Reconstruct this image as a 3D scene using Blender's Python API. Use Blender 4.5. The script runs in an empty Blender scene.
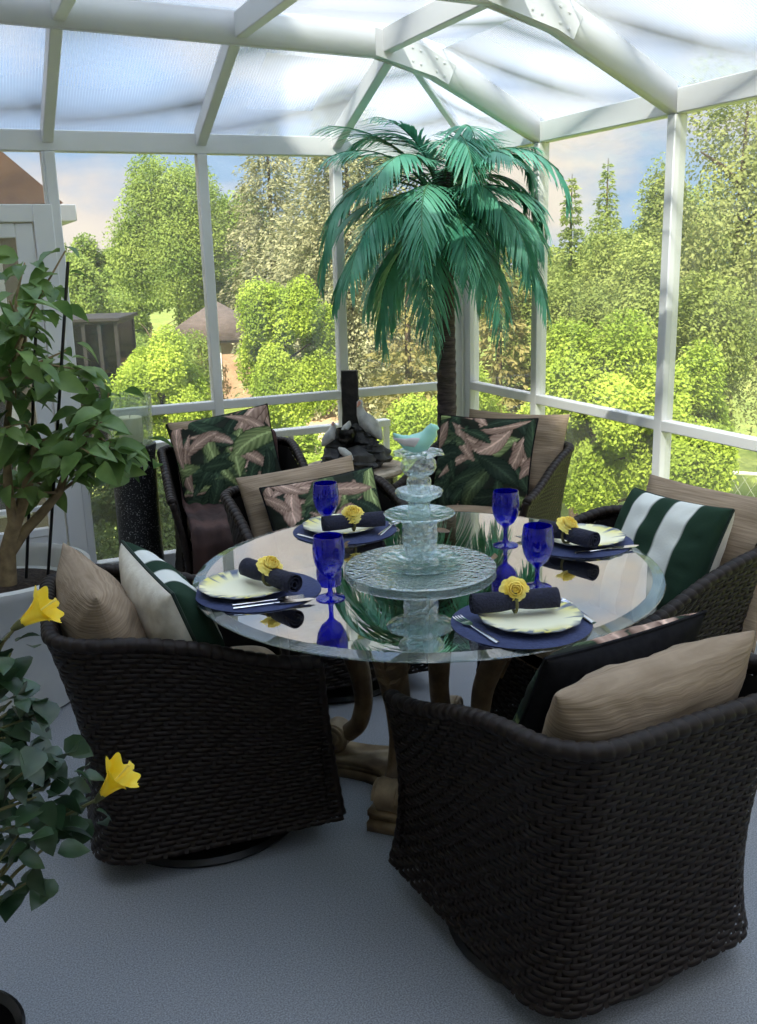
import bpy, bmesh, math, random
import numpy as np
from mathutils import Vector, Matrix, Quaternion
PI = math.pi
SC = bpy.context.scene
COL = SC.collection
R = math.radians

# ------------------------------------------------------------------ helpers
def S(r, g, b):
    def f(c):
        c /= 255.0
        return c / 12.92 if c <= .04045 else ((c + .055) / 1.055) ** 2.4
    return (f(r), f(g), f(b), 1.0)

def nmat(name):
    m = bpy.data.materials.new(name); m.use_nodes = True
    nt = m.node_tree; nt.nodes.clear()
    o = nt.nodes.new('ShaderNodeOutputMaterial')
    def N(t, **kw):
        n = nt.nodes.new(t)
        for k, v in kw.items():
            if k in n.inputs: n.inputs[k].default_value = v
            else: setattr(n, k, v)
        return n
    def Lk(a, b): nt.links.new(a, b)
    return m, o, N, Lk

def mat(name, c1, c2=None, rough=.5, metal=0., scale=20., bump=0., bscale=None, stretch=None, spec=.5, detail=4., ramp=(.35, .65), coord='Object', transl=0., coat=0.):
    m, o, N, Lk = nmat(name)
    b = N('ShaderNodeBsdfPrincipled'); b.inputs['Roughness'].default_value = rough; b.inputs['Metallic'].default_value = metal
    b.inputs['Specular IOR Level'].default_value = spec; b.inputs['Coat Weight'].default_value = coat
    b.inputs['Base Color'].default_value = c1
    vec = None
    if c2 or bump:
        tc = N('ShaderNodeTexCoord'); vec = tc.outputs[coord]
        if stretch:
            mp = N('ShaderNodeMapping'); mp.inputs['Scale'].default_value = stretch; Lk(vec, mp.inputs['Vector']); vec = mp.outputs[0]
    if c2:
        n = N('ShaderNodeTexNoise', Scale=scale, Detail=detail); Lk(vec, n.inputs['Vector'])
        r = N('ShaderNodeValToRGB'); r.color_ramp.elements[0].color = c1; r.color_ramp.elements[1].color = c2
        r.color_ramp.elements[0].position, r.color_ramp.elements[1].position = ramp
        Lk(n.outputs['Fac'], r.inputs[0]); Lk(r.outputs[0], b.inputs['Base Color'])
        colout = r.outputs[0]
    if bump:
        n2 = N('ShaderNodeTexNoise', Scale=bscale or scale, Detail=3.); Lk(vec, n2.inputs['Vector'])
        bp = N('ShaderNodeBump', Strength=bump, Distance=.01); Lk(n2.outputs['Fac'], bp.inputs['Height']); Lk(bp.outputs[0], b.inputs['Normal'])
    if transl:
        t = N('ShaderNodeBsdfTranslucent'); t.inputs[0].default_value = c1
        if c2: Lk(colout, t.inputs[0])
        mx = N('ShaderNodeMixShader', Fac=transl); Lk(b.outputs[0], mx.inputs[1]); Lk(t.outputs[0], mx.inputs[2]); Lk(mx.outputs[0], o.inputs[0])
    else:
        Lk(b.outputs[0], o.inputs[0])
    return m

def both_sides(N, Lk, f, ior):
    # a thin sheet reflects alike from both of its faces (no total internal reflection)
    g = N('ShaderNodeNewGeometry'); m = N('ShaderNodeMapRange'); m.inputs['To Min'].default_value = ior; m.inputs['To Max'].default_value = 1. / ior
    Lk(g.outputs['Backfacing'], m.inputs['Value']); Lk(m.outputs[0], f.inputs['IOR'])

def thin_glass(name, tint, ior=1.5, rough=0., bump=0., bscale=60., voro=False, diffuse=0., dcol=None, rmin=0.):
    m, o, N, Lk = nmat(name)
    t = N('ShaderNodeBsdfTransparent'); t.inputs[0].default_value = tint
    g = N('ShaderNodeBsdfGlossy'); g.inputs['Roughness'].default_value = rough
    f = N('ShaderNodeFresnel', IOR=ior); both_sides(N, Lk, f, ior)
    if bump:
        tc = N('ShaderNodeTexCoord')
        if voro:
            n = N('ShaderNodeTexVoronoi', Scale=bscale); out = n.outputs['Distance']
        else:
            n = N('ShaderNodeTexNoise', Scale=bscale, Detail=2.); out = n.outputs['Fac']
        Lk(tc.outputs['Object'], n.inputs['Vector'])
        bp = N('ShaderNodeBump', Strength=bump, Distance=.01); Lk(out, bp.inputs['Height'])
        Lk(bp.outputs[0], g.inputs['Normal']); Lk(bp.outputs[0], f.inputs['Normal'])
    first = t.outputs[0]
    if diffuse:
        d = N('ShaderNodeBsdfDiffuse'); d.inputs[0].default_value = dcol
        tl = N('ShaderNodeBsdfTranslucent'); tl.inputs[0].default_value = dcol
        md = N('ShaderNodeMixShader', Fac=.5); Lk(d.outputs[0], md.inputs[1]); Lk(tl.outputs[0], md.inputs[2])
        mt = N('ShaderNodeMixShader', Fac=diffuse); Lk(t.outputs[0], mt.inputs[1]); Lk(md.outputs[0], mt.inputs[2]); first = mt.outputs[0]
    fo = f.outputs[0]
    if rmin:   # reflective coating
        r = N('ShaderNodeMapRange'); r.inputs['To Min'].default_value = rmin; Lk(fo, r.inputs['Value']); fo = r.outputs[0]
    mx = N('ShaderNodeMixShader'); Lk(fo, mx.inputs[0]); Lk(first, mx.inputs[1]); Lk(g.outputs[0], mx.inputs[2])
    Lk(mx.outputs[0], o.inputs[0])
    return m

class MB:
    """collects vertices, faces and uvs of one mesh"""
    def __init__(s): s.V = []; s.F = []; s.n = 0; s.MI = []; s.mi = 0
    def add(s, V, F):
        V = np.asarray(V, float).reshape(-1, 3)
        s.V.append(V)
        for f in F: s.F.append(tuple(int(i) + s.n for i in f)); s.MI.append(s.mi)
        s.n += len(V); return s
    def addM(s, V, F, M):
        V = np.asarray(V, float); M = np.array(M)
        return s.add(V @ M[:3, :3].T + M[:3, 3], F)
    def box(s, a, b, ch=.004, M=None):
        a = np.minimum(a, b).astype(float) if isinstance(a, np.ndarray) else np.minimum(np.array(a, float), np.array(b, float)); b = np.maximum(np.array(b, float), a)
        c = min(ch, (b - a).min() * .3)
        bm = bmesh.new()
        for i in (0, 1):
            for j in (0, 1):
                for k in (0, 1):
                    p = np.where(np.array((i, j, k)) == 1, b, a); sg = np.where(np.array((i, j, k)) == 1, -1, 1)
                    for ax in range(3):
                        q = p + sg * c; q[ax] = p[ax]; bm.verts.new(q)
        r = bmesh.ops.convex_hull(bm, input=bm.verts)
        bm.verts.index_update()
        V = np.array([v.co for v in bm.verts]); F = [[v.index for v in f.verts] for f in bm.faces]; bm.free()
        return s.addM(V, F, M) if M is not None else s.add(V, F)
    def tube(s, P, r, n=8, cap=True, flat=1., up=(0, 0, 1)):
        P = np.asarray(P, float); k = len(P); r = np.full(k, r) if np.isscalar(r) else np.asarray(r, float)
        T = np.gradient(P, axis=0); T /= np.linalg.norm(T, axis=1)[:, None] + 1e-12
        up = np.array(up, float); V = []
        side = np.cross(T[0], up)
        if np.linalg.norm(side) < 1e-3: side = np.cross(T[0], (1, 0, 0)); 
        if np.linalg.norm(side) < 1e-3: side = np.cross(T[0], (0, 1, 0))
        side /= np.linalg.norm(side)
        th = np.linspace(0, 2 * PI, n, endpoint=False)
        for i in range(k):
            side = side - T[i] * (side @ T[i]); side /= np.linalg.norm(side) + 1e-12
            u2 = np.cross(side, T[i])
            V.append(P[i] + r[i] * (np.cos(th)[:, None] * side + flat * np.sin(th)[:, None] * u2))
        V = np.concatenate(V); F = []
        for i in range(k - 1):
            for j in range(n):
                F.append((i * n + j, i * n + (j + 1) % n, (i + 1) * n + (j + 1) % n, (i + 1) * n + j))
        if cap: F.append(tuple(range(n))[::-1]); F.append(tuple((k - 1) * n + j for j in range(n)))
        return s.add(V, F)
    def lathe(s, prof, n=32, c=(0, 0, 0), M=None, scal=None, cap=True):
        V = []; F = []; k = len(prof)
        for i, (r, z) in enumerate(prof):
            for j in range(n):
                a = 2 * PI * j / n; rr = r * (scal(a, i) if scal else 1)
                V.append((c[0] + rr * math.cos(a), c[1] + rr * math.sin(a), c[2] + z))
        for i in range(k - 1):
            for j in range(n):
                F.append((i * n + j, i * n + (j + 1) % n, (i + 1) * n + (j + 1) % n, (i + 1) * n + j))
        if cap and prof[0][0] > 1e-4: F.append(tuple(range(n))[::-1])
        if cap and prof[-1][0] > 1e-4: F.append(tuple((k - 1) * n + j for j in range(n)))
        return s.addM(V, F, M) if M is not None else s.add(V, F)
    def grid(s, V, nu, nv, closed_u=False):
        """V: (nu*nv,3), row-major in u"""
        F = []
        for i in range(nu if closed_u else nu - 1):
            for j in range(nv - 1):
                i2 = (i + 1) % nu
                F.append((i * nv + j, i2 * nv + j, i2 * nv + j + 1, i * nv + j + 1))
        return s.add(V, F)
    def build(s, name, m, parent=None, loc=None, rot=None, smooth=True, angle=40):
        V = np.concatenate(s.V) if s.V else np.zeros((0, 3))
        me = bpy.data.meshes.new(name)
        fl = np.array([len(f) for f in s.F], np.int32)
        li = np.fromiter((i for f in s.F for i in f), np.int32, int(fl.sum()))
        me.vertices.add(len(V)); me.vertices.foreach_set('co', V.astype(np.float32).ravel())
        me.loops.add(len(li)); me.loops.foreach_set('vertex_index', li)
        me.polygons.add(len(fl)); st = np.zeros(len(fl), np.int32); st[1:] = np.cumsum(fl)[:-1]
        me.polygons.foreach_set('loop_start', st); me.polygons.foreach_set('loop_total', fl)
        ms = m if isinstance(m, (list, tuple)) else [m]
        for x in ms: me.materials.append(x)
        if len(ms) > 1: me.polygons.foreach_set('material_index', np.array(s.MI, np.int32))
        me.update(calc_edges=True); me.validate()
        if smooth:
            me.polygons.foreach_set('use_smooth', np.ones(len(me.polygons), bool))
            if angle and len(V) < 60000:
                try: me.set_sharp_from_angle(angle=R(angle))
                except Exception: pass
        ob = bpy.data.objects.new(name, me); COL.objects.link(ob)
        if parent: ob.parent = parent
        if loc is not None: ob.location = loc
        if rot is not None: ob.rotation_euler = rot
        return ob

def fast(name, V, F, m, parent=None, smooth=True, loc=None):
    """V (n,3) numpy, F (m,k) numpy: quick mesh"""
    me = bpy.data.meshes.new(name); k = F.shape[1]
    me.vertices.add(len(V)); me.vertices.foreach_set('co', V.astype(np.float32).ravel())
    me.loops.add(F.size); me.loops.foreach_set('vertex_index', F.astype(np.int32).ravel())
    me.polygons.add(len(F)); me.polygons.foreach_set('loop_start', np.arange(0, F.size, k, dtype=np.int32)); me.polygons.foreach_set('loop_total', np.full(len(F), k, np.int32))
    me.materials.append(m); me.update(calc_edges=True)
    if smooth: me.polygons.foreach_set('use_smooth', np.ones(len(F), bool))
    ob = bpy.data.objects.new(name, me); COL.objects.link(ob)
    if parent: ob.parent = parent
    if loc is not None: ob.location = loc
    return ob

def tag(o, label, cat, group=None, kind=None):
    o['label'] = label; o['category'] = cat
    if group: o['group'] = group
    if kind: o['kind'] = kind
    return o
def thing(name, label, cat, loc=(0, 0, 0), rz=0., group=None):
    o = bpy.data.objects.new(name, None); COL.objects.link(o); o.empty_display_size = .1
    o.location = loc; o.rotation_euler = (0, 0, rz)
    return tag(o, label, cat, group)
def struct(o):
    o['kind'] = 'structure'; return o
def sroot(name, loc=(0, 0, 0)):
    o = bpy.data.objects.new(name, None); COL.objects.link(o); o.location = loc; return struct(o)
CH = {}
def children(o): return [c for c in COL.objects if c.parent is o]
def dup(o, parent=None):
    kids = children(o)
    c = o.copy(); COL.objects.link(c)
    if parent is not None: c.parent = parent
    for k in kids: dup(k, c)
    return c

def frames(D, up):
    """rows x=dir,y=side,z=normal as (n,3,3) column matrices"""
    D = D / (np.linalg.norm(D, axis=1)[:, None] + 1e-9)
    Y = np.cross(up, D); Y /= np.linalg.norm(Y, axis=1)[:, None] + 1e-9
    Z = np.cross(D, Y)
    return np.stack([D, Y, Z], 2)
def bake(uV, uF, M, T, s):
    n = len(T); uV = np.asarray(uV, float); uF = np.asarray(uF)
    s = np.asarray(s)
    if s.ndim == 1: s = s[:, None] * np.ones((1, 3))
    V = np.einsum('nij,nmj->nmi', M, uV[None] * s[:, None, :]) + T[:, None, :]
    F = uF[None] + (np.arange(n) * len(uV))[:, None, None]
    return V.reshape(-1, 3), F.reshape(-1, uF.shape[1])
DIAM_V = [(0, 0, 0), (.45, .32, .06), (1, 0, 0), (.45, -.32, .06)]
DIAM_F = [(0, 3, 2, 1)]
def oval_leaf(w=.36, fold=.10, droop=.25, tip=1.):
    V = []; F = []
    ts = [0, .18, .4, .62, .82, 1.]; ws = [.05, .75, 1., .85, .48, .02]
    for t, q in zip(ts, ws):
        z = -droop * t * t
        V += [(t, -w * q, z + fold * q), (t, 0, z), (t, w * q, z + fold * q)]
    for i in range(len(ts) - 1):
        a = i * 3
        F += [(a, a + 3, a + 4, a + 1), (a + 1, a + 4, a + 5, a + 2)]
    return np.array(V), np.array(F)

# ------------------------------------------------------------------ materials
M = {}
M['white_frame'] = mat('white_frame', S(224, 224, 222), S(214, 215, 215), rough=.42, scale=3.)
M['floor'] = mat('vinyl_floor', S(104, 107, 113), S(152, 155, 161), rough=.55, scale=260., detail=3., ramp=(.36, .70), bump=.05, bscale=300)
M['pane'] = thin_glass('window_glass', (.96, .965, .955, 1), 1.45, diffuse=.05, dcol=S(238, 234, 226))
M['wicker'] = mat('dark_wicker', S(24, 18, 15), S(38, 29, 25), rough=.52, scale=45., stretch=(1, 1, 3), ramp=(.3, .75), spec=.22)
M['wicker_in'] = mat('wicker_lining', S(16, 13, 12), rough=.8, spec=.15)
M['black_metal'] = mat('black_metal', S(18, 18, 20), rough=.4, spec=.4)
M['tan'] = mat('tan_fabric', S(160, 142, 122), S(130, 113, 95), rough=.95, scale=60., stretch=(.12, .13, 3.4), ramp=(.30, .70), bump=.25, bscale=70, detail=5., spec=.1)
M['soil'] = mat('soil', S(38, 30, 24), S(62, 50, 40), rough=1., scale=60., bump=1.)
M['leafA'] = mat('hibiscus_leaf', S(66, 104, 50), S(136, 164, 92), rough=.42, scale=7., ramp=(.3, .72), transl=.36)
M['leafB'] = mat('glossy_leaf', S(30, 54, 34), S(66, 92, 60), rough=.34, scale=14., ramp=(.35, .8), transl=.12)
M['stemwood'] = mat('hibiscus_bark', S(116, 98, 72), S(150, 130, 96), rough=.9, scale=24., bump=.5)
M['twig'] = mat('green_twig', S(78, 84, 48), S(104, 98, 62), rough=.8, scale=20.)
M['planter'] = mat('white_planter', S(216, 216, 212), S(204, 205, 203), rough=.5, scale=4.)
M['yellow'] = mat('yellow_petal', S(255, 216, 24), S(255, 230, 80), rough=.6, scale=30., transl=.35)
M['yellow_pale'] = mat('pale_yellow_petal', S(255, 226, 84), S(255, 243, 150), rough=.7, scale=25., transl=.25)
M['palm'] = mat('palm_leaf', S(44, 126, 98), S(124, 190, 158), rough=.45, scale=4., ramp=(.3, .75), transl=.2)
M['palm_stem'] = mat('palm_rib', S(48, 104, 70), S(80, 120, 80), rough=.6, scale=8.)
M['palm_trunk'] = mat('palm_trunk', S(88, 78, 76), S(58, 50, 50), rough=.95, scale=14., stretch=(1, 1, 6), bump=1.2, bscale=18.)
M['navy'] = mat('navy_mat', S(52, 62, 100), S(44, 53, 90), rough=.85, scale=120., bump=.3)
M['navy_cloth'] = mat('navy_napkin', S(36, 38, 58), S(26, 28, 45), rough=.95, scale=160., bump=.4)
M['silver'] = mat('silver', S(225, 225, 228), rough=.18, metal=1.)
M['cobalt'] = thin_glass('cobalt_glass', (.03, .05, .82, 1), 1.8, diffuse=.10, dcol=S(14, 22, 235))
M['aqua'] = thin_glass('aqua_glass', (.84, .95, .95, 1), 2.1, rough=.03, bump=.6, bscale=34, voro=True, diffuse=.20, dcol=S(222, 246, 244), rmin=.20)
M['clear'] = thin_glass('clear_textured_glass', (.92, .97, .97, 1), 2.1, rough=.03, bump=1., bscale=60, voro=True, diffuse=.12, dcol=S(244, 250, 249), rmin=.14)
M['crackle'] = thin_glass('crackle_glass', (.90, .93, .9, 1), 1.5, rough=.05, bump=.9, bscale=70, voro=True, diffuse=.06, dcol=S(220, 225, 215))
M['table_glass'] = thin_glass('table_glass', (.78, .82, .82, 1), 1.5)
M['table_coat'] = thin_glass('coated_table_glass', (.78, .82, .82, 1), 1.6, rmin=.58)
M['table_edge'] = thin_glass('table_edge_glass', (.84, .92, .91, 1), 2.2, diffuse=.10, dcol=S(170, 195, 196))
M['gold'] = mat('antique_gold', S(120, 98, 70), S(74, 56, 38), rough=.5, metal=.25, scale=16., ramp=(.35, .7), bump=.5, bscale=40.)
M['gold_pale'] = mat('pale_antique_gold', S(160, 138, 106), S(100, 80, 56), rough=.5, metal=.15, scale=12., bump=.4)
M['black_pot'] = mat('black_gloss', S(14, 14, 15), rough=.25)
M['speckled'] = mat('speckled_black', S(12, 12, 13), S(150, 150, 150), rough=.4, scale=150., detail=1., ramp=(.60, .72))
M['candle'] = mat('ivory_wax', S(226, 226, 196), S(214, 214, 182), rough=.6, scale=6., transl=.3)
M['rock'] = mat('dark_slate', S(44, 44, 46), S(92, 92, 92), rough=.7, scale=11., ramp=(.4, .8), bump=1., bscale=22.)
M['column'] = mat('black_slate', S(24, 21, 21), S(64, 56, 54), rough=.5, scale=20., ramp=(.45, .85), bump=.8)
M['goose'] = mat('white_goose', S(206, 206, 202), S(150, 152, 152), rough=.7, scale=24., ramp=(.4, .75), bump=.4)
M['beak'] = mat('pink_beak', S(196, 140, 120), rough=.6)
M['stone_rim'] = mat('woven_rim', S(206, 190, 168), S(160, 142, 120), rough=.8, scale=18., stretch=(1, 1, 2), bump=.6)
M['disc'] = thin_glass('pale_aqua_glass', (.88, .96, .95, 1), 1.9, rough=.04, bump=.5, bscale=70, voro=True, diffuse=.20, dcol=S(228, 246, 244), rmin=.20)
M['bird'] = mat('mint_ceramic', S(140, 202, 186), S(160, 216, 202), rough=.3, scale=10., coat=.3)
M['wing'] = mat('pale_pink_ceramic', S(212, 204, 204), S(196, 190, 192), rough=.35, scale=20.)
M['fur'] = mat('brown_fur', S(44, 28, 26), S(86, 58, 52), rough=.9, scale=7., ramp=(.4, .8), stretch=(1, 1, .5), bump=1., bscale=12.)
M['black_cloth'] = mat('black_cotton', S(22, 22, 25), S(30, 30, 33), rough=.95, scale=50., spec=.1)
M['cream'] = mat('cream_cotton', S(218, 212, 198), S(206, 199, 184), rough=.95, scale=40., bump=.2, spec=.1)
M['piping'] = mat('dark_green_piping', S(30, 46, 38), rough=.9)
M['bark'] = mat('tree_bark', S(92, 78, 62), S(66, 56, 46), rough=1., scale=8., bump=1.)
def leafmat(n, a, b): M[n] = mat(n, a, b, rough=.75, scale=.9, ramp=(.35, .68), detail=3., transl=.38, spec=.2)
leafmat('fol_lime', S(180, 200, 82), S(122, 150, 54))
leafmat('fol_poplar', S(152, 172, 88), S(104, 130, 60))
leafmat('fol_spruce', S(178, 178, 140), S(126, 132, 98))
leafmat('fol_olive', S(160, 174, 96), S(114, 132, 66))
leafmat('fol_pine', S(164, 156, 100), S(114, 114, 68))
leafmat('fol_birch', S(164, 172, 108), S(120, 134, 78))
leafmat('fol_dark', S(112, 132, 76), S(78, 98, 52))
M['lawn'] = mat('lawn', S(134, 146, 68), S(104, 122, 50), rough=1., scale=.8, bump=.6, bscale=30.)
M['dirt'] = mat('path_gravel', S(206, 176, 140), S(184, 156, 122), rough=1., scale=3.)
M['brickpink'] = mat('pale_brick', S(178, 150, 124), S(160, 132, 108), rough=.9, scale=3.)
M['roofbrown'] = mat('brown_shingles', S(94, 84, 80), S(78, 70, 66), rough=.95, scale=6., stretch=(1, 1, 4))
M['roofred'] = mat('tan_shingles', S(168, 128, 96), S(140, 104, 80), rough=.95, scale=5.)
M['darkwin'] = mat('dark_window', S(46, 50, 52), rough=.15)
M['bronze'] = mat('dark_bronze', S(20, 18, 18), rough=.7)
M['screen'] = thin_glass('insect_screen', (.16, .16, .16, 1), 1.05)
M['galv'] = mat('galvanised', S(190, 192, 188), rough=.5, metal=.3)
M['whitepaint'] = mat('white_paint', S(222, 222, 220), rough=.5)

# beige siding with laps
def siding(name, c):
    m, o, N, Lk = nmat(name)
    b = N('ShaderNodeBsdfPrincipled', Roughness=.7); b.inputs['Base Color'].default_value = c
    tc = N('ShaderNodeTexCoord'); sp = N('ShaderNodeSeparateXYZ'); Lk(tc.outputs['Object'], sp.inputs[0])
    ml = N('ShaderNodeMath', operation='MULTIPLY'); ml.inputs[1].default_value = 9.; Lk(sp.outputs['Z'], ml.inputs[0])
    fr = N('ShaderNodeMath', operation='FRACT'); Lk(ml.outputs[0], fr.inputs[0])
    bp = N('ShaderNodeBump', Strength=.9, Distance=.02); Lk(fr.outputs[0], bp.inputs['Height']); Lk(bp.outputs[0], b.inputs['Normal'])
    Lk(b.outputs[0], o.inputs[0]); return m
M['siding_dim'] = siding('shaded_siding', S(140, 128, 112))  # darker copy of the siding, the wing's shade put into its colour
M['siding'] = siding('beige_siding', S(206, 198, 186))

# twin-wall polycarbonate: clear/diffusing ribs running down the slope
def poly(name, axis):
    m, o, N, Lk = nmat(name)
    tc = N('ShaderNodeTexCoord'); sp = N('ShaderNodeSeparateXYZ'); Lk(tc.outputs['Object'], sp.inputs[0])
    ml = N('ShaderNodeMath', operation='MULTIPLY'); ml.inputs[1].default_value = 78.; Lk(sp.outputs[axis], ml.inputs[0])
    fr = N('ShaderNodeMath', operation='FRACT'); Lk(ml.outputs[0], fr.inputs[0])
    lt = N('ShaderNodeMath', operation='LESS_THAN'); lt.inputs[1].default_value = .22; Lk(fr.outputs[0], lt.inputs[0])
    ns = N('ShaderNodeTexNoise', Scale=1.3, Detail=3.); Lk(tc.outputs['Object'], ns.inputs['Vector'])
    ma = N('ShaderNodeMath', operation='MULTIPLY_ADD'); ma.inputs[1].default_value = .16; ma.inputs[2].default_value = .20
    Lk(lt.outputs[0], ma.inputs[0])
    m2 = N('ShaderNodeMath', operation='MULTIPLY_ADD'); m2.inputs[1].default_value = .08; Lk(ns.outputs['Fac'], m2.inputs[0]); Lk(ma.outputs[0], m2.inputs[2])
    t = N('ShaderNodeBsdfTransparent'); t.inputs[0].default_value = (.86, .915, .96, 1)
    tl = N('ShaderNodeBsdfTranslucent'); tl.inputs[0].default_value = (.62, .66, .70, 1)
    g = N('ShaderNodeBsdfGlossy', Roughness=.3); f = N('ShaderNodeFresnel', IOR=1.25); both_sides(N, Lk, f, 1.25)
    mx = N('ShaderNodeMixShader'); Lk(m2.outputs[0], mx.inputs[0]); Lk(t.outputs[0], mx.inputs[1]); Lk(tl.outputs[0], mx.inputs[2])
    mg = N('ShaderNodeMixShader'); Lk(f.outputs[0], mg.inputs[0]); Lk(mx.outputs[0], mg.inputs[1]); Lk(g.outputs[0], mg.inputs[2])
    Lk(mg.outputs[0], o.inputs[0]); return m
M['polyX'] = poly('polycarbonate_a', 'X'); M['polyY'] = poly('polycarbonate_b', 'Y')

def attrmat(name, rough=.95, bump=.15):
    m, o, N, Lk = nmat(name)
    b = N('ShaderNodeBsdfPrincipled', Roughness=rough); b.inputs['Specular IOR Level'].default_value = .1
    a = N('ShaderNodeAttribute', attribute_name='Col'); Lk(a.outputs['Color'], b.inputs['Base Color'])
    tc = N('ShaderNodeTexCoord'); n = N('ShaderNodeTexNoise', Scale=140.); Lk(tc.outputs['Object'], n.inputs['Vector'])
    bp = N('ShaderNodeBump', Strength=bump, Distance=.005); Lk(n.outputs['Fac'], bp.inputs['Height']); Lk(bp.outputs[0], b.inputs['Normal'])
    Lk(b.outputs[0], o.inputs[0]); return m
M['print'] = attrmat('printed_cotton')
M['china'] = attrmat('painted_china', rough=.15, bump=.0)

# ------------------------------------------------------------------ the sunroom shell
XL = [-2.197, -1.472, -.753]
YR = [-.736, -1.709, -2.68, -3.65, -4.62, -5.6]
HB, HT, HR = 2.106, 2.20, .878
fl = MB().box((-4.45, -6.2, -.12), (.12, .12, 0), .002).build('floor', M['floor']); struct(fl)

wl = sroot('wall_left')
def bx(name, a, b, par, m='white_frame', ch=.004):
    return MB().box(a, b, ch).build(name, M[m], par)
bx('header', (-4.4, 0, HB), (.07, .07, HT), wl)
for x in XL:
    bx('post', (x - .025, -.004, .09), (x + .025, .06, HB), wl)
bx('post', (-.075, -.004, 0), (-.012, .06, HB), wl)
bx('rail', (-2.172, -.002, HR - .046), (-.075, .05, HR), wl)
bx('sill_rail', (-2.23, -.01, 0), (-.012, .06, .09), wl)
wr = sroot('wall_right')
bx('header', (0, -6.2, HB), (.07, 0, HT), wr)
for y in YR: bx('post', (-.004, y - .025, .09), (.06, y + .025, HB), wr)
bx('post', (-.004, -.075, 0), (.06, -.012, HB), wr)
bx('corner_fill', (.004, .004, 0), (.06, .06, HB), wr, 'white_frame')
bx('rail', (-.002, -6.2, HR - .046), (.05, -.075, HR), wr)
bx('sill_rail', (-.01, -6.2, 0), (.06, -.012, .09), wr)
# panes, one window per bay
wn = 0
xs = [-2.197] + XL[1:] + [-.045]
for a, b in zip(xs[:-1], xs[1:]):
    wn += 1; w = sroot('window_%d' % wn)
    for z0, z1 in ((.09, HR - .046), (HR, HB)):
        bx('pane', (a + .02, .022, z0 - .004), (b - .02, .028, z1 + .004), w, 'pane', .001)
ys = [-.045] + YR
for a, b in zip(ys[:-1], ys[1:]):
    wn += 1; w = sroot('window_%d' % wn)
    for z0, z1 in ((.09, HR - .046), (HR, HB)):
        bx('pane', (.022, b + .02, z0 - .004), (.028, a - .02, z1 + .004), w, 'pane', .001)
# patio door beside the first post, transom above it
d = sroot('door_1')
bx('jamb', (-2.30, -.012, 0), (-2.21, .055, 1.87), d)
bx('jamb', (-3.62, -.012, 0), (-3.53, .055, 1.87), d)
bx('head', (-3.53, -.010, 1.79), (-2.30, .053, 1.87), d)
bx('stile', (-2.385, .0, .03), (-2.305, .04, 1.785), d)
bx('stile', (-3.525, .0, .03), (-3.445, .04, 1.785), d)
bx('top_rail', (-3.445, .0, 1.72), (-2.385, .04, 1.785), d)
bx('kick_panel', (-3.445, .004, .03), (-2.385, .036, .27), d)
bx('glazing_rail', (-3.445, .0, .27), (-2.385, .04, .31), d)
bx('glazing_rail', (-3.445, .006, .40), (-2.385, .034, .425), d)
bx('pane', (-3.445, .017, .31), (-2.385, .023, 1.72), d, 'pane', .001)
bx('threshold', (-3.62, -.03, 0), (-2.21, .06, .025), d)
t = sroot('window_%d' % (wn + 1))
bx('sash', (-3.62, .0, 1.87), (-3.56, .05, HB), t); bx('sash', (-2.235, .0, 1.87), (-2.222, .05, HB), t)
bx('pane', (-3.56, .022, 1.868), (-2.235, .028, HB + .003), t, 'pane', .001)
bx('post', (-3.70, -.004, 0), (-3.62, .06, HB), wl)
bx('kick_wall', (-4.4, 0, 0), (-3.70, .06, HB), wl)

# roof
ce = sroot('ceiling')
BZ = lambda x: (HB + (2.37 - HB) * (-x) / .568) if x > -.568 else ((2.37 + (2.443 - 2.37) * (-x - .568) / .236) if x > -.804 else 2.443 + .027 * (-x - .804))
DEP = .135
for y in YR[:]:
    px = [.0, -.568, -.804, -4.4]
    lo = [(x, BZ(x)) for x in px]; hi = [(.0, HT + .02), (-.53, 2.37 + DEP + .005), (-.79, 2.443 + DEP), (-4.4, BZ(-4.4) + DEP)]
    V = []; 
    for yy in (y - .027, y + .027):
        V += [(x, yy, z) for x, z in lo] + [(x, yy, z) for x, z in hi]
    F = []
    for i in range(3):
        F += [(i, i + 1, i + 5, i + 4), (8 + i, 12 + i, 13 + i, 9 + i), (i, 8 + i, 9 + i, i + 1), (4 + i, 5 + i, 13 + i, 12 + i)]
    F += [(0, 4, 12, 8), (3, 11, 15, 7)]
    mb = MB().add(V, F)
    # groove cap along the top and splice plate at the knee with its bolts
    mb.build('rafter', M['white_frame'], ce, smooth=False)
    pl = MB()
    for yy, s in ((y - .032, -1), (y + .026, 1)):
        V = [(x, q, z) for q in (yy, yy + .006) for x, z in ((-.50, BZ(-.50) + .004), (-.568, 2.374), (-.86, BZ(-.86) + .003), (-.86, BZ(-.86) + DEP - .02), (-.62, BZ(-.6) + DEP - .015), (-.46, BZ(-.46) + DEP - .03))]
        pl.add(V, [(0, 1, 2, 3, 4, 5), (11, 10, 9, 8, 7, 6)] + [(i, (i + 1) % 6, 6 + (i + 1) % 6, 6 + i)[::-1] for i in range(6)])
        for bxx in (-.52, -.56, -.64, -.68, -.78, -.82):
            for dz in (.03, .085):
                c = Matrix.Translation((bxx, yy + (.0 if s < 0 else .006), BZ(bxx) + dz)) @ Matrix.Rotation(R(90) * (1 if s < 0 else -1), 4, 'X')
                pl.lathe([(.006, 0), (.006, .003), (.0, .005)], 8, M=c)
    pl.build('splice_plate', M['white_frame'], ce)
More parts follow.
